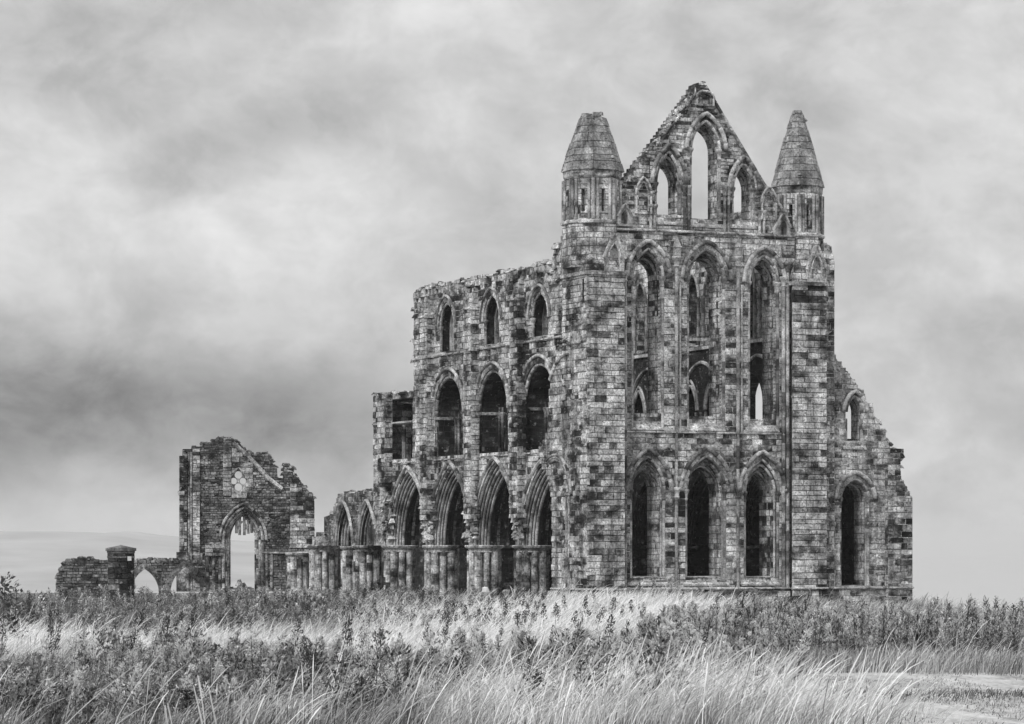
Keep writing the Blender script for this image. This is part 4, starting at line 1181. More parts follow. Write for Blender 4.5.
for (c, zs, w, h) in la:
    mb = MB(); voussoirs(mb, ME, c, zs, w - .1, h - .06, .3, -.06, .3, 7, .1)
    mb.build('arch_ring', M_RUBBLE, lowall)

# gate pillar
PY = 142.0; pxm = (121 - CX) / F * PY
pil = empty('stone_pillar', 'squat square dark stone pillar with flat moulded cap, in front of the low wall', 'pillar', (pxm, PY, 0), rad(6))
hw = 12.8 * PY / F; zt = EYE + (CY - 551) * PY / F
mb = MB(); mb.boxM(ME, -hw + .05, hw - .05, 0, zt, -hw + .05, hw - .05); mb.cur = 1
sq = [(-hw, 0), (hw, 0), (hw, zt), (-hw, zt)]
for an in range(4):
    ca, sa = math.cos(an * math.pi / 2), math.sin(an * math.pi / 2)
    masonry(mb, lambda a, b, d, ca=ca, sa=sa: (a * ca - (d - hw) * sa, a * sa + (d - hw) * ca, b), sq, [], 0, width=(.3, .6), course=(.2, .28), proud=.02)
mb.build('pillar_shaft', [M_CORE, M_DARKST], pil)
mb = MB(); q = hw + .1
mb.boxM(ME, -hw - .03, hw + .03, zt - .32, zt - .24, -hw - .03, hw + .03)
mb.boxM(ME, -q, q, zt, zt + .14, -q, q); mb.boxM(ME, -q + .06, q - .06, zt - .1, zt, -q + .06, q - .06)
i = mb.vs([(-q + .05, -q + .05, zt + .14), (q - .05, -q + .05, zt + .14), (q - .05, q - .05, zt + .14), (-q + .05, q - .05, zt + .14), (0, 0, zt + .28)])
for k in range(4): mb.fc((i[k], i[(k + 1) % 4], i[4]))
mb.build('capstone', stone_mat('capstone_stone', stops=[(0, .08), (1, .2)]), pil)
pq = flat_noise_mat('pale_plaque', .5, .65, 8)
mb = MB(); zq = EYE + (CY - 558.5) * PY / F; mb.boxM(ME, hw - .28, hw - .1, zq - .1, zq + .1, -hw - .06, -hw + .02); mb.build('plaque', pq, pil)

# stones lying about
for (px, py, Y, s, nm, lab, mat) in (
    (485, 590, 120, (.16, .14, .13), 'pale_stone', 'small white stone lying among weeds below the arcade piers', pq),
    (497, 606, 108, (.1, .1, .07), 'pale_stone', 'tiny pale stone in the grass near the foot of the corner', pq),
    (546, 603, 128, (.5, .4, .3), 'fallen_block', 'dark broken block at the foot of the abbey corner', M_DARKST),
    (553, 595, 130, (.45, .4, .22), 'fallen_block', 'worn step-like block leaning on the abbey corner above the dark one', M_STONE),
    (240, 582, 172, (.65, .4, .5), 'rubble_heap', 'low heap of broken stones lying in the pointed doorway', M_STONE)):
    X = (px - CX) / F * Y; z = EYE + (CY - py) * Y / F
    rough_stone(nm, lab, 'stone', X, Y, max(z, .12), s, mat) if nm != 'rubble_heap' else None
    if nm == 'rubble_heap':
        mb = MB(); mb.lump((0, 0, .1), .7, .4, .3)
        for i in range(26):
            a = R.gauss(0, .35); mb.lump((a, R.uniform(-.3, .3), .15 + .65 * R.random() * max(.1, 1 - abs(a))), .17, .17, .12)
        o = mb.build(nm, mat); o.location = (X, Y, 0); tag(o, lab, 'rubble')

# ================================================================== SETTING
def grid_sheet(name, xs, ys, zf, mat):
    vs = [(x, y, zf(x, y)) for y in ys for x in xs]; n = len(xs)
    fs = [(j * n + i, j * n + i + 1, (j + 1) * n + i + 1, (j + 1) * n + i) for j in range(len(ys) - 1) for i in range(n - 1)]
    me = bpy.data.meshes.new(name); me.from_pydata(vs, [], fs); me.materials.append(mat)
    for p in me.polygons: p.use_smooth = True
    o = bpy.data.objects.new(name, me); COL.objects.link(o); return o
def hump(x, y): return .48 * math.exp(-((x - 4.5) / 5) ** 2 - ((y - 116) / 13) ** 2) + .10 * math.sin(x * .55 + y * .21) + .08 * math.sin(x * .23 - y * .37 + 1)
def gz(x, y, track=False):
    if y <= 100: z = 1.15 * (1 - y / 100)
    elif y <= 197: z = 0
    else: z = -64 * min(1, ((y - 197) / 110) ** 1.2)
    if x > 18.8 and y > 104: z = min(z, -64 * min(1, ((y - 104) / 90) ** 1.3 * min(1, (x - 18.8) / 2.5)))
    if x > 45: z = min(z, -64 * min(1, ((x - 45) / 120) ** 1.4))
    if x < -120: z -= min(60, (-x - 120) * .3)
    path = max(0, min(1, (x - 2.2) / 1.2)) * max(0, min(1, (60 - y) / 6)) if y < 60 else 0
    return z + (hump(x, y) if 20 < y < 160 and abs(x) < 60 else 0) * (1 - path) - (0 if track else .1 * path)
M_SOIL = None
m, nt, b = newmat('rough_turf')
tc = N(nt, 'ShaderNodeTexCoord')
t = ramp(nt, noise(nt, tc.outputs['Object'], 1.3, 6, .7), [(.3, .07), (.5, .16), (.7, .3)])
nt.links.new(t, b.inputs['Base Color'])
bp = N(nt, 'ShaderNodeBump'); bp.inputs['Strength'].default_value = .8; bp.inputs['Distance'].default_value = .1
nt.links.new(noise(nt, tc.outputs['Object'], 9, 5, .7), bp.inputs['Height']); nt.links.new(bp.outputs[0], b.inputs['Normal'])
M_SOIL = m
xs = sorted(set([18.8, 19.4, 20, 20.6] + [-900, -500, -300, -200, -150, -120, -90, -70] + [i * 1.5 for i in range(-40, 41)] + [70, 80, 90, 100, 120, 140, 165, 200, 300]))
ysl = sorted(set([-200, -100, -60, -30, -10] + [i * 1.5 for i in range(0, 110)] + [170, 180, 200, 220, 235, 250, 265, 285, 310, 340, 365, 420]))
kind(grid_sheet('ground', xs, ysl, gz, M_SOIL), 'structure')
# gravelly worn track at the right
m, nt, b = newmat('worn_track')
tc = N(nt, 'ShaderNodeTexCoord')
n1 = noise(nt, mapping(nt, tc.outputs['Object'], (1.6, .45, 1)), 1.1, 6, .75); n2 = noise(nt, mapping(nt, tc.outputs['Object'], (1.5, .35, 1)), 9, 5, .75)
v = MA(nt, 'ADD', MA(nt, 'MULTIPLY', n1, .65), MA(nt, 'MULTIPLY', n2, .45))
nt.links.new(ramp(nt, v, [(.36, .1), (.46, .27), (.56, .46), (.7, .62)]), b.inputs['Base Color'])
bp = N(nt, 'ShaderNodeBump'); bp.inputs['Strength'].default_value = .9; bp.inputs['Distance'].default_value = .06
nt.links.new(n2, bp.inputs['Height']); nt.links.new(bp.outputs[0], b.inputs['Normal'])
def track_edge(x, y): return x
tx = [2.6 + .35 * i for i in range(0, 60)]; ty = [28 + .6 * i for i in range(0, 44)]
kind(grid_sheet('track', tx, ty, lambda x, y: gz(x, y, True) + .01, m), 'structure')
# sea and far land
m, nt, b = newmat('sea_water'); b.inputs['Base Color'].default_value = (.35, .35, .35, 1); b.inputs['Roughness'].default_value = .5; b.inputs['Specular IOR Level'].default_value = .5
tc = N(nt, 'ShaderNodeTexCoord'); bp = N(nt, 'ShaderNodeBump'); bp.inputs['Strength'].default_value = .3
nt.links.new(noise(nt, tc.outputs['Object'], .05, 4), bp.inputs['Height']); nt.links.new(bp.outputs[0], b.inputs['Normal'])
kind(grid_sheet('sea', [-9000, -3000, 0, 3000, 9000], [-2000, 0, 3000, 9000, 20000], lambda x, y: -62.0, m), 'structure')
M_HILL = flat_noise_mat('far_fields', .22, .38, .006)
def hz(x, y):
    # ridge whose skyline is read from the photo: flat upland with a faint low rise
    k = (x / 5200.0) * F + CX
    top = EYE + 5200 / F * (13.5 + 1.5 * math.sin(k * .021 + 1.2) + (1.8 if 108 < k < 156 else 0) - max(0, (k - 150) * .09))
    f = math.exp(-((y - 5200) / 900) ** 2)
    return -62 + (max(top, -61) + 62) * f
hx = [-3600 + 30 * i for i in range(0, 115)]; hy = [3400 + 150 * i for i in range(0, 25)]
kind(grid_sheet('far_hills', hx, hy, hz, M_HILL), 'structure')

# ================================================================== VEGETATION
def link_stuff(name, V, Fq, tone, mat, k='stuff'):
    me = bpy.data.meshes.new(name)
    me.vertices.add(len(V)); me.vertices.foreach_set('co', V.astype(np.float32).ravel())
    nf = len(Fq); me.loops.add(nf * 4); me.loops.foreach_set('vertex_index', Fq.astype(np.int32).ravel())
    me.polygons.add(nf); me.polygons.foreach_set('loop_start', np.arange(nf, dtype=np.int32) * 4)
    try: me.polygons.foreach_set('loop_total', np.full(nf, 4, dtype=np.int32))
    except Exception: pass
    at = me.attributes.new('tone', 'FLOAT', 'POINT'); at.data.foreach_set('value', tone.astype(np.float32))
    me.materials.append(mat); me.update(calc_edges=True); me.validate()
    o = bpy.data.objects.new(name, me); COL.objects.link(o)
    if k: o['kind'] = k
    return o
M_GRASS = tone_mat('dry_grass', .25); M_WEED = tone_mat('weed_leaf', .2)

gzv = np.vectorize(lambda x, y: gz(x, y, True))
def pxof(X, Y): return CX + F * X / Y
def vnoise(X, Y, s, seed):
    """smooth value noise on the ground"""
    r = np.random.default_rng(seed).random((64, 64))
    x = X * s; y = Y * s; xi = np.floor(x).astype(int); yi = np.floor(y).astype(int)
    fx = x - xi; fy = y - yi; fx = fx * fx * (3 - 2 * fx); fy = fy * fy * (3 - 2 * fy)
    g = lambda a, b_: r[a % 64, b_ % 64]
    return (g(xi, yi) * (1 - fx) + g(xi + 1, yi) * fx) * (1 - fy) + (g(xi, yi + 1) * (1 - fx) + g(xi + 1, yi + 1) * fx) * fy

def scatter(n, y0, y1, pad=1.12):
    Y = np.sqrt(NR.random(n) * (y1 * y1 - y0 * y0) + y0 * y0)
    X = (NR.random(n) - .5) * Y / 3.003 * pad
    return X, Y

def blades(X, Y, hgt, width, lean, tone, leandir=None, head=0.0, curve=1.8, name='tall_grass', kindv='stuff'):
    """bent grass stalks: five levels per blade"""
    n = len(X); Z = gzv(X, Y)
    ld = NR.normal(0.15, .55, n) if leandir is None else leandir
    dx, dy = np.cos(ld), np.sin(ld)
    lv = np.array([0, .3, .58, .82, 1.0])
    wv = np.array([1, .9, .75, .6 + head, .15 + head * .3])
    fa = NR.random(n) * np.pi * .5 - np.pi * .25          # facing
    wx, wy = np.cos(fa), np.sin(fa)
    V = np.zeros((n, 5, 2, 3))
    for i, (l, w) in enumerate(zip(lv, wv)):
        off = lean * hgt * l ** curve; zz = hgt * l * np.sqrt(np.clip(1 - (lean * l * .7) ** 2, .15, 1))
        for s, sg in enumerate((-1, 1)):
            V[:, i, s, 0] = X + dx * off + sg * wx * width * w * .5
            V[:, i, s, 1] = Y + dy * off + sg * wy * width * w * .5
            V[:, i, s, 2] = Z + zz - .03
    base = (np.arange(n) * 10)[:, None, None]
    q = np.array([[i * 2, i * 2 + 1, i * 2 + 3, i * 2 + 2] for i in range(4)])[None]
    Fq = (base + q).reshape(-1, 4)
    T = np.repeat(tone, 10)
    return V.reshape(-1, 3), Fq, T

def merge(parts):
    vs, fs, ts = [], [], []; o = 0
    for v, f, t in parts:
        vs.append(v); fs.append(f + o); ts.append(t); o += len(v)
    return np.concatenate(vs), np.concatenate(fs), np.concatenate(ts)

def outside_track(X, Y):
    e = 3.2 + 1.6 * np.clip((43 - Y) / 8, 0, 1) * NR.random(X.shape) ** 1.6 + .5 * np.sin(Y * .9) + .6 * (vnoise(X, Y, .8, 3) - .5)
    return ~((X > e + (Y - 35) * .02) & (Y < 52.5 + .6 * np.sin(X * 1.3)) & (Y > 20))
def clear_of_walls(X, Y):
    """nothing grows through the abbey floor"""
    dx, dy = X - P0[0], Y - P0[1]
    a = dx * math.cos(TH) + dy * math.sin(TH); d = -dx * math.sin(TH) + dy * math.cos(TH)
    return ~((a > -.1) & (d > -.05))

G_parts = []
for (n, y0, y1, hh, ww) in ((70000, 31, 46, .36, .007), (70000, 44, 72, .40, .009), (90000, 68, 104, .46, .012), (70000, 100, 150, .48, .018)):
    X, Y = scatter(n, y0, y1)
    k = outside_track(X, Y) & clear_of_walls(X, Y); X, Y = X[k], Y[k]
    P = pxof(X, Y)
    nz = vnoise(X, Y, .35, 1); nz2 = vnoise(X, Y, 1.1, 2); nz3 = vnoise(X, Y, 2.6, 4)
    # how pale and dry: bands of seeding grass
    pale = .36 + .6 * (nz - .5)
    pale += .8 * np.exp(-((Y - 66 - (P - 250) * .012) / 10.5) ** 2) * (P < 500) * (.7 + .6 * vnoise(X, Y, .22, 31))
    pale += .95 * np.exp(-((Y - 100) / 26.0) ** 2) * np.clip((P - 330) / 120, 0, 1) * np.clip((760 - P) / 90, 0, 1)
    pale += .36 * (Y < 42) * np.clip((P - 380) / 200, 0, 1) - .16 * (Y < 42) * (P < 230)
    pale -= .22 * (Y < 56) * (P < 330) * (Y > 36)
    pale -= .2 * (Y > 84) * (P < 330)
    pale = np.clip(pale + .5 * (nz2 - .5) + .5 * (nz3 - .5) + NR.normal(0, .16, len(X)), 0, 1)
    keep = NR.random(len(X)) < .4 + .6 * pale
    X, Y, pale = X[keep], Y[keep], pale[keep]
    h = hh * (.55 + .5 * pale) * np.exp(NR.normal(0, .3, len(X))) * (.7 + .6 * vnoise(X, Y, .9, 6))
    h = np.clip(h, .1, 1.1)
    tone = .035 + .84 * pale ** 1.35 * np.exp(NR.normal(0, .25, len(X)))
    lean = np.clip(NR.normal(.5 + .4 * pale, .28, len(X)), .05, 1.25)
    G_parts.append(blades(X, Y, h, ww * np.exp(NR.normal(0, .3, len(X))), lean, np.clip(tone, .025, .82), leandir=NR.normal(.1, .75, len(X)) + 1.6 * (vnoise(X, Y, .7, 9) - .5), head=.35))
# spiky tufts along the far edge of the track
X = NR.uniform(2.5, 12.5, 6500); Y = NR.normal(54.8, 1.2, 6500) + .5 * np.sin(X * 1.3)
k = outside_track(X, Y); X, Y = X[k], Y[k]
G_parts.append(blades(X, Y, NR.uniform(.15, .45, len(X)), np.full(len(X), .012), NR.uniform(0, .5, len(X)), NR.uniform(.06, .55, len(X)), leandir=NR.normal(0, 1.0, len(X))))
# short growth on the track, thicker along one strip
X = NR.uniform(2.8, 10.5, 26000); Y = NR.uniform(30, 53, 26000)
strip = np.exp(-((Y - 42.5 - .5 * np.sin(X)) / 1.5) ** 2)
k = vnoise(X * 1.3, Y * .3, .9, 8) + .35 * strip + .25 * vnoise(X * 4, Y, .9, 18) - .1 + NR.normal(0, .1, len(X)) > .62; X, Y, strip = X[k], Y[k], strip[k]
G_parts.append(blades(X, Y, NR.uniform(.02, .09, len(X)) * (1 + .8 * strip), np.full(len(X), .014), NR.uniform(0, .9, len(X)), NR.uniform(.05, .5, len(X)) * (1 - .6 * strip), leandir=NR.normal(0, 1.5, len(X))))
# long arching foreground stalks, bent by the wind to the right, in loose tussocks
X, Y = scatter(3400, 29.8, 39); P = pxof(X, Y); tk = vnoise(X, Y, .8, 21)
k = outside_track(X, Y) & (NR.random(len(X)) < np.where(P < 180, .07, np.where(P < 480, .26, .85)) * np.clip(tk * 2.2 - .35, 0, 1)); X, Y = X[k], Y[k]
n = len(X)
G_parts.append(blades(X, Y, NR.uniform(.4, 1.0, n), NR.uniform(.005, .013, n), NR.uniform(.2, 1.2, n), np.clip(NR.normal(.64, .18, n), .15, .86), leandir=NR.normal(.1, .75, n), head=.9, curve=1.3))
V, Fq, T = merge(G_parts)
link_stuff('tall_grass', V, Fq, T, M_GRASS)

def weed_template(h, nleaf, leafL, leafW, up, tone_lo, tone_hi, plume=0, pl_tone=(.4, .6), spread=.18, seed=0):
    """one weed: stem, leaves round it, and a plume of small pale flowers on top"""
    g = np.random.default_rng(seed); V = []; Fq = []; T = []
    def quad(p, d, s, t):
        i = len(V)
        V.extend([p - s * .15, p + d * .5 - s, p + d, p + d * .5 + s]); Fq.append([i, i + 1, i + 2, i + 3]); T.extend([t] * 4)
    w = .006
    for a in (0, 1.57):
        s = np.array([math.cos(a) * w, math.sin(a) * w, 0]); i = len(V)
        V.extend([-s, s, s * .6 + np.array([.04 * h, 0, h]), -s * .6 + np.array([.04 * h, 0, h])]); Fq.append([i, i + 1, i + 2, i + 3]); T.extend([tone_lo * 1.3] * 4)
    for k in range(nleaf):
        z = h * (.08 + .9 * g.random()); a = g.random() * 6.283; r = spread * h * (1 - .6 * z / h) * g.random() * 1.2
        p = np.array([.04 * z + math.cos(a) * r, math.sin(a) * r, z])
        e = up + g.normal(0, .35); L = leafL * (.5 + g.random())
        a2 = a + g.normal(0, .6)
        d = np.array([math.cos(a2) * math.cos(e), math.sin(a2) * math.cos(e), math.sin(e)]) * L
        s = np.array([-math.sin(a2), math.cos(a2), g.normal(0, .5)]) * leafW * (.6 + .8 * g.random())
        quad(p, d, s, tone_lo + (tone_hi - tone_lo) * g.random())
    for k in range(plume):
        f = g.random(); z = h * (.66 + .42 * f); r = .1 * h * (1 - f) ** .7 * g.random() ** .5 + .012
        a = g.random() * 6.283; p = np.array([.04 * h + math.cos(a) * r, math.sin(a) * r, z])
        e = g.uniform(.3, 1.5); L = leafL * .45 * (.6 + g.random())
        d = np.array([math.cos(a) * math.cos(e), math.sin(a) * math.cos(e), math.sin(e)]) * L
        s = np.array([-math.sin(a), math.cos(a), g.normal(0, .6)]) * leafW * .7
        quad(p, d, s, g.uniform(*pl_tone))
    return np.array(V), np.array(Fq), np.array(T)

def plant(temps, X, Y, S_, tv=.25, lean=.12):
    parts = []; Z = gzv(X, Y); idx = NR.integers(0, len(temps), len(X))
    for t in range(len(temps)):
        k = np.where(idx == t)[0]
        if not len(k): continue
        v, f, to = temps[t]; n = len(k); m_ = len(v)
        a = NR.random(n) * 6.283; ca, sa = np.cos(a)[:, None], np.sin(a)[:, None]; s = S_[k][:, None]
        W = np.zeros((n, m_, 3))
        W[:, :, 2] = v[None, :, 2] * s + Z[k][:, None] - .03
        le = NR.normal(lean, .12, n)[:, None]
        W[:, :, 0] = (v[None, :, 0] * ca - v[None, :, 1] * sa) * s + X[k][:, None] + le * v[None, :, 2] * s
        W[:, :, 1] = (v[None, :, 0] * sa + v[None, :, 1] * ca) * s + Y[k][:, None]
        F_ = (f[None] + (np.arange(n) * m_)[:, None, None]).reshape(-1, 4)
        tt = np.clip(to[None] * np.exp(NR.normal(0, tv, n))[:, None], .02, .7)
        parts.append((W.reshape(-1, 3), F_, tt.ravel()))
    return merge(parts)

near = [weed_template(.5 + .25 * (s % 3) / 2, 110 + 30 * (s % 4), .05 + .012 * (s % 3), .008 + .003 * (s % 4), .3 + .2 * (s % 4), .025, .3 + .05 * (s % 3), (20, 90, 140)[s % 3], (.3, .8), .22 + .05 * (s % 4), s) for s in range(12)]
farw = [weed_template(.72, 70, .10, .022, .6, .035, .26, 34, (.25, .6), .30, 20 + s) for s in range(7)]
plume = [weed_template(.8, 80, .085, .014, .8, .035, .2, 190, (.4, .85), .13, 40 + s) for s in range(8)]
herb = [weed_template(1.0, 110, .085, .013, 1.2, .03, .17, 120, (.2, .75), .085, 60 + s) for s in range(8)]

# dark weeds: far left belt, near left belt
X, Y = scatter(5200, 80, 150); P = pxof(X, Y)
k = clear_of_walls(X, Y) & (NR.random(len(X)) < np.clip((560 - P) / 150, .06, 1) * (.05 + 1.2 * vnoise(X, Y, .25, 12)))
W1 = plant(farw, X[k], Y[k], NR.uniform(.45, 1.15, k.sum()), .5)
X, Y = scatter(4200, 33, 51); P = pxof(X, Y)
k = outside_track(X, Y) & (NR.random(len(X)) < (np.clip((470 - P) / 150, 0, 1) * .85 + .22 * (P < 760)) * np.clip(-.45 + 2.0 * vnoise(X, Y, .75, 13), 0, 1))
W2 = plant(near, X[k], Y[k], NR.uniform(.3, .95, k.sum()) * (.6 + .8 * vnoise(X[k], Y[k], .5, 61)), .6)
# dead dock spikes standing over the rest
dock = [weed_template(.8, 12, .08, .015, .8, .03, .1, 120, (.03, .12), .06, 80 + s) for s in range(5)]
X, Y = scatter(1500, 34, 120); P = pxof(X, Y)
k = outside_track(X, Y) & clear_of_walls(X, Y) & (P < 760) & (NR.random(len(X)) < .5 * (vnoise(X, Y, .4, 55) > .55))
W3 = plant(dock, X[k], Y[k], NR.uniform(.5, 1.25, k.sum()), .4)
V, Fq, T = merge([W1, W2, W3]); link_stuff('weeds', V, Fq, T, M_WEED)
# pale plumed weeds right of centre
X, Y = scatter(5600, 40, 92); P = pxof(X, Y)
dens = np.clip((P - 440) / 90, 0, 1) * np.clip((900 - P) / 120, 0, 1) * (Y < np.where(P < 640, 58, 86)) * (-.05 + 1.3 * vnoise(X, Y, .45, 14))
k = outside_track(X, Y) & (NR.random(len(X)) < dens)
V, Fq, T = plant(plume, X[k], Y[k], NR.uniform(.45, 1.1, k.sum()), .45, .06)
link_stuff('plumed_weeds', V, Fq, T, M_WEED)
# tall willowherb belt behind the track
X, Y = scatter(7000, 56, 92); P = pxof(X, Y)
dens = np.clip((P - 690) / 60, 0, 1) * np.where(Y < 72, .78, .25) * np.clip(.35 + vnoise(X, Y, .8, 44), 0, 1)
k = outside_track(X, Y) & (Y > 56.5) & (NR.random(len(X)) < dens); X, Y = X[k], Y[k]
V, Fq, T = plant(herb, X, Y, (.35 + .8 * NR.beta(1.7, 1.7, len(X))) * (.75 + .5 * vnoise(X, Y, .9, 77)) * np.where(Y < 72, 1, .6) * np.clip(1.1 - (pxof(X, Y) - 1100) * 0, 0, 1), .4, .05)
link_stuff('willowherb', V, Fq, T, M_WEED)

# a few plants that stand out singly
def single_plant(name, label, px, Y, tpl, s, cat='weed', group=None):
    v, f, t = tpl; X = (px - CX) / F * Y
    o = link_stuff(name, v * s, f, t, M_WEED, None); o.location = (X, Y, gz(X, Y) - .03)
    return tag(o, label, cat, group)
def bigweed(sd): return weed_template(1.0, 150, .085, .022, .5, .04, .16, 20, (.1, .25), .24, sd)
single_plant('tall_weed', 'taller of two dark leafy weeds standing above the undergrowth beside the low wall', 2, 66, bigweed(90), 1.7)
single_plant('tall_weed', 'shorter ragged dark weed standing next to the tallest weed', 14, 68, bigweed(91), 1.45)

def stalk(px, Y, h, lean, w, label, bend=.2):
    X = (px - CX) / F * Y; n = 8; mb = MB(); rings = []
    for i in range(n + 1):
        f = i / n; x = lean * h * (f ** (1 + bend)); z = h * f; r = w * (1 - .55 * f)
        rings.append(mb.vs([(x + r * math.cos(a), r * math.sin(a), z) for a in (0, 1.57, 3.14, 4.71)]))
    for p, q in zip(rings, rings[1:]):
        for k in range(4): mb.fc((p[k], p[(k + 1) % 4], q[(k + 1) % 4], q[k]))
    o = mb.build('dry_stalk', M_STALK, None, True); o.location = (X, Y, gz(X, Y) - .05)
    return tag(o, label, 'stalk', 'pale dry stalks in the foreground')
M_STALK = flat_noise_mat('bleached_stalk', .5, .68, 6)
for a in ((170, 31.2, .42, -.12, .012, 'short pale dry stalk, leftmost of the upright pair in the foreground weeds', .1),
          (176, 31.3, .44, -.2, .011, 'pale dry stalk crossing close behind the leftmost upright one', .1),
          (207, 31.0, .62, -.22, .012, 'tall pale dry stalk leaning left, right of the upright pair', .1),
          (220, 31.4, .6, -.2, .012, 'tall pale dry stalk leaning left with its top above the darker weeds', .1),
          (236, 31.0, .3, .25, .012, 'short stiff pale stalk leaning right at the bottom edge', .2),
          (240, 31.8, .46, .05, .010, 'upright pale stalk just right of the leaning tall pair', .2),
          (252, 31.1, .28, -.2, .013, 'thick short pale stalk pointing left near the bottom edge', .1),
          (280, 31.6, .44, .03, .009, 'thin upright pale stalk standing apart to the right of the others', .2),
          (52, 31.2, .82, 1.05, .010, 'long pale stalk sweeping far right across the dark weeds at lower left', .3),
          (100, 31.0, .55, 1.3, .010, 'low pale stalk bending right, below the long sweeping one', .6)):
    stalk(*a)

# ================================================================== LIGHT, SKY, HAZE, CAMERA
world = bpy.data.worlds.new('World'); scene.world = world; world.use_nodes = True
nt = world.node_tree; nt.nodes.clear()
out = nt.nodes.new('ShaderNodeOutputWorld'); bg = nt.nodes.new('ShaderNodeBackground'); nt.links.new(bg.outputs[0], out.inputs[0])
SUN_EL, SUN_AZ = rad(38), math.atan2(-.6, -.8)          # sun stands behind the camera to the left
sky = N(nt, 'ShaderNodeTexSky', sky_type='NISHITA'); sky.sun_disc = False
sky.sun_elevation = SUN_EL; sky.sun_rotation = SUN_AZ
bw = N(nt, 'ShaderNodeRGBToBW'); nt.links.new(sky.outputs[0], bw.inputs[0])
tc = N(nt, 'ShaderNodeTexCoord'); sp = N(nt, 'ShaderNodeSeparateXYZ'); nt.links.new(tc.outputs['Generated'], sp.inputs[0])
ysafe = MA(nt, 'MAXIMUM', MA(nt, 'ABSOLUTE', sp.outputs[1]), .05)
az = MA(nt, 'DIVIDE', sp.outputs[0], ysafe); el = sp.outputs[2]
def blob(ca, ce, wa, we, tilt=0.0):
    da = MA(nt, 'SUBTRACT', az, ca); de = MA(nt, 'SUBTRACT', MA(nt, 'SUBTRACT', el, ce), MA(nt, 'MULTIPLY', da, tilt))
    q = MA(nt, 'ADD', MA(nt, 'POWER', MA(nt, 'ABSOLUTE', MA(nt, 'DIVIDE', da, wa)), 2.0), MA(nt, 'POWER', MA(nt, 'ABSOLUTE', MA(nt, 'DIVIDE', de, we)), 2.0))
    return MA(nt, 'POWER', 2.718, MA(nt, 'MULTIPLY', q, -1.0))
dirv = tc.outputs['Generated']
wx = noise(nt, mapping(nt, dirv, (1, 1, 1.4), (7, 2, 1)), 16.0, 3, .5)
warp = N(nt, 'ShaderNodeVectorMath', operation='ADD'); nt.links.new(dirv, warp.inputs[0])
wc = N(nt, 'ShaderNodeCombineXYZ'); nt.links.new(MA(nt, 'MULTIPLY', MA(nt, 'SUBTRACT', wx, .5), .035), wc.inputs[0]); nt.links.new(MA(nt, 'MULTIPLY', MA(nt, 'SUBTRACT', wx, .5), -.02), wc.inputs[2])
nt.links.new(wc.outputs[0], warp.inputs[1]); dv2 = warp.outputs[0]
c1 = noise(nt, mapping(nt, dv2, (1, 1, 1.5)), 11.0, 8, .58)
c2 = noise(nt, mapping(nt, dv2, (1, 1, 1.4), (3.1, 1.2, .4)), 27.0, 8, .6)
c3 = noise(nt, mapping(nt, dv2, (1, 1, 1.3), (1.1, 5.2, .4)), 70.0, 6, .6)
e2 = maprange(nt, c2, .42, .62, -.5, .5)
cl = MA(nt, 'ADD', MA(nt, 'MULTIPLY', MA(nt, 'SUBTRACT', c1, .5), 4.6), MA(nt, 'ADD', MA(nt, 'MULTIPLY', e2, .8), MA(nt, 'MULTIPLY', MA(nt, 'SUBTRACT', c3, .5), 1.3)))
base = MA(nt, 'ADD', 5.15, MA(nt, 'MULTIPLY', cl, 1.2))
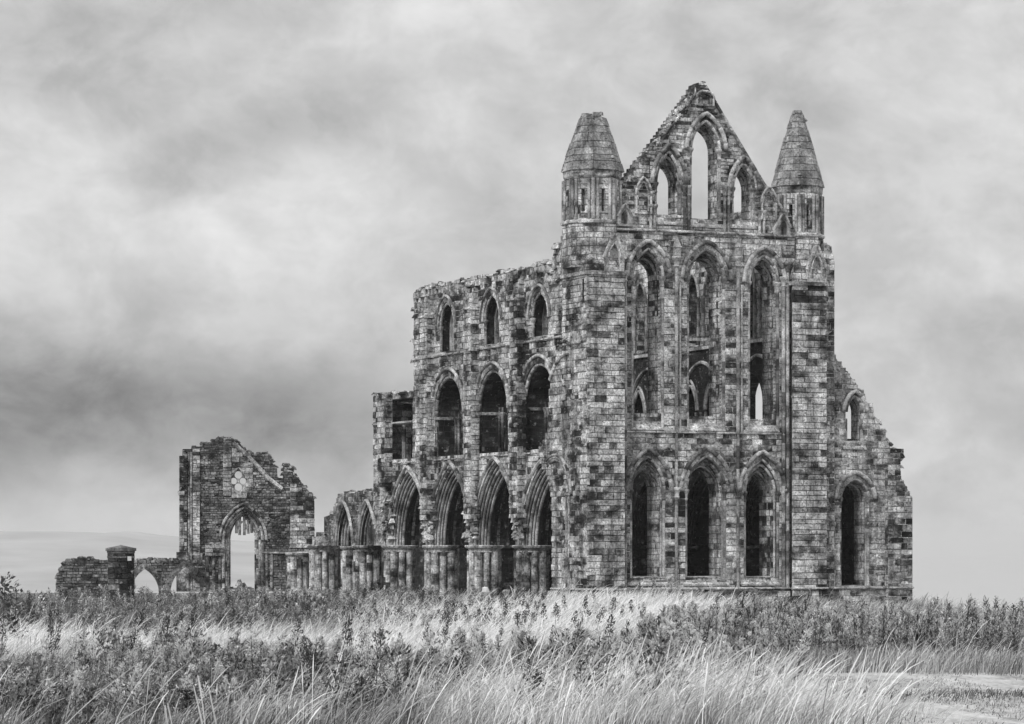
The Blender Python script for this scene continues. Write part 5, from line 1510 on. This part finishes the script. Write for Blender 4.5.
# darker rain cloud low to the north-west, paler breaks above it
def add(b_, ca, ce, wa, we, tilt, k): return MA(nt, 'ADD', b_, MA(nt, 'MULTIPLY', blob(ca, ce, wa, we, tilt), k))
base = add(base, -.14, .043, .10, .028, -.08, -2.6)
base = add(base, -.06, .033, .06, .02, 0, -1.2)
base = add(base, -.09, .128, .05, .014, .35, -1.3)
base = add(base, -.15, .115, .03, .012, .3, 1.3)
base = add(base, -.10, .108, .05, .014, .15, 1.0)
base = add(base, -.04, .165, .04, .012, .4, 1.0)
base = add(base, -.14, .165, .05, .012, .1, -.9)
base = add(base, .17, .05, .07, .035, -.3, -1.2)
base = add(base, .15, .145, .04, .02, 0, .6)
base = add(base, 0, .004, .6, .012, 0, .7)
base = MA(nt, 'MAXIMUM', base, 0.7)
up = maprange(nt, el, .2, .85, 1.0, 2.5)
base = MA(nt, 'MULTIPLY', base, up)
mx = N(nt, 'ShaderNodeMix', data_type='FLOAT'); mx.inputs[0].default_value = .95
nt.links.new(bw.outputs[0], mx.inputs[2]); nt.links.new(base, mx.inputs[3])
cmb = N(nt, 'ShaderNodeCombineColor')
for i in range(3): nt.links.new(mx.outputs[0], cmb.inputs[i])
nt.links.new(cmb.outputs[0], bg.inputs[0]); bg.inputs[1].default_value = .1

sd = bpy.data.lights.new('sun', 'SUN'); sd.energy = 1.5; sd.angle = rad(10); sd.color = (1, 1, 1)
so_ = bpy.data.objects.new('sun', sd); COL.objects.link(so_)
dv = Vector((-.6 * math.cos(SUN_EL), -.8 * math.cos(SUN_EL), math.sin(SUN_EL)))
so_.rotation_euler = dv.to_track_quat('Z', 'Y').to_euler()

HAZE = True
if HAZE:
    mb = MB(); mb.boxM(ME, -9500, 9500, -64, 60, -2500, 21000)
    m = bpy.data.materials.new('sea_haze'); m.use_nodes = True; nt = m.node_tree; nt.nodes.clear()
    o_ = nt.nodes.new('ShaderNodeOutputMaterial'); v = nt.nodes.new('ShaderNodeVolumePrincipled')
    v.inputs['Color'].default_value = (.95, .95, .95, 1); v.inputs['Density'].default_value = .00013; v.inputs['Anisotropy'].default_value = .0
    nt.links.new(v.outputs[0], o_.inputs['Volume'])
    kind(mb.build('haze', m), 'stuff')

cam = bpy.data.cameras.new('camera'); co = bpy.data.objects.new('camera', cam); COL.objects.link(co)
co.location = (0, 0, EYE); co.rotation_euler = (math.pi / 2, 0, 0)
cam.sensor_width = 36; cam.lens = 36 * F / 1024; cam.shift_y = (CY - 362) / 1024
cam.clip_start = .5; cam.clip_end = 40000
scene.camera = co
scene.view_settings.view_transform = 'Standard'; scene.view_settings.look = 'None'
scene.view_settings.exposure = 0.27; scene.view_settings.gamma = 1
scene.cycles.max_bounces = 4; scene.cycles.diffuse_bounces = 2; scene.cycles.volume_bounces = 0
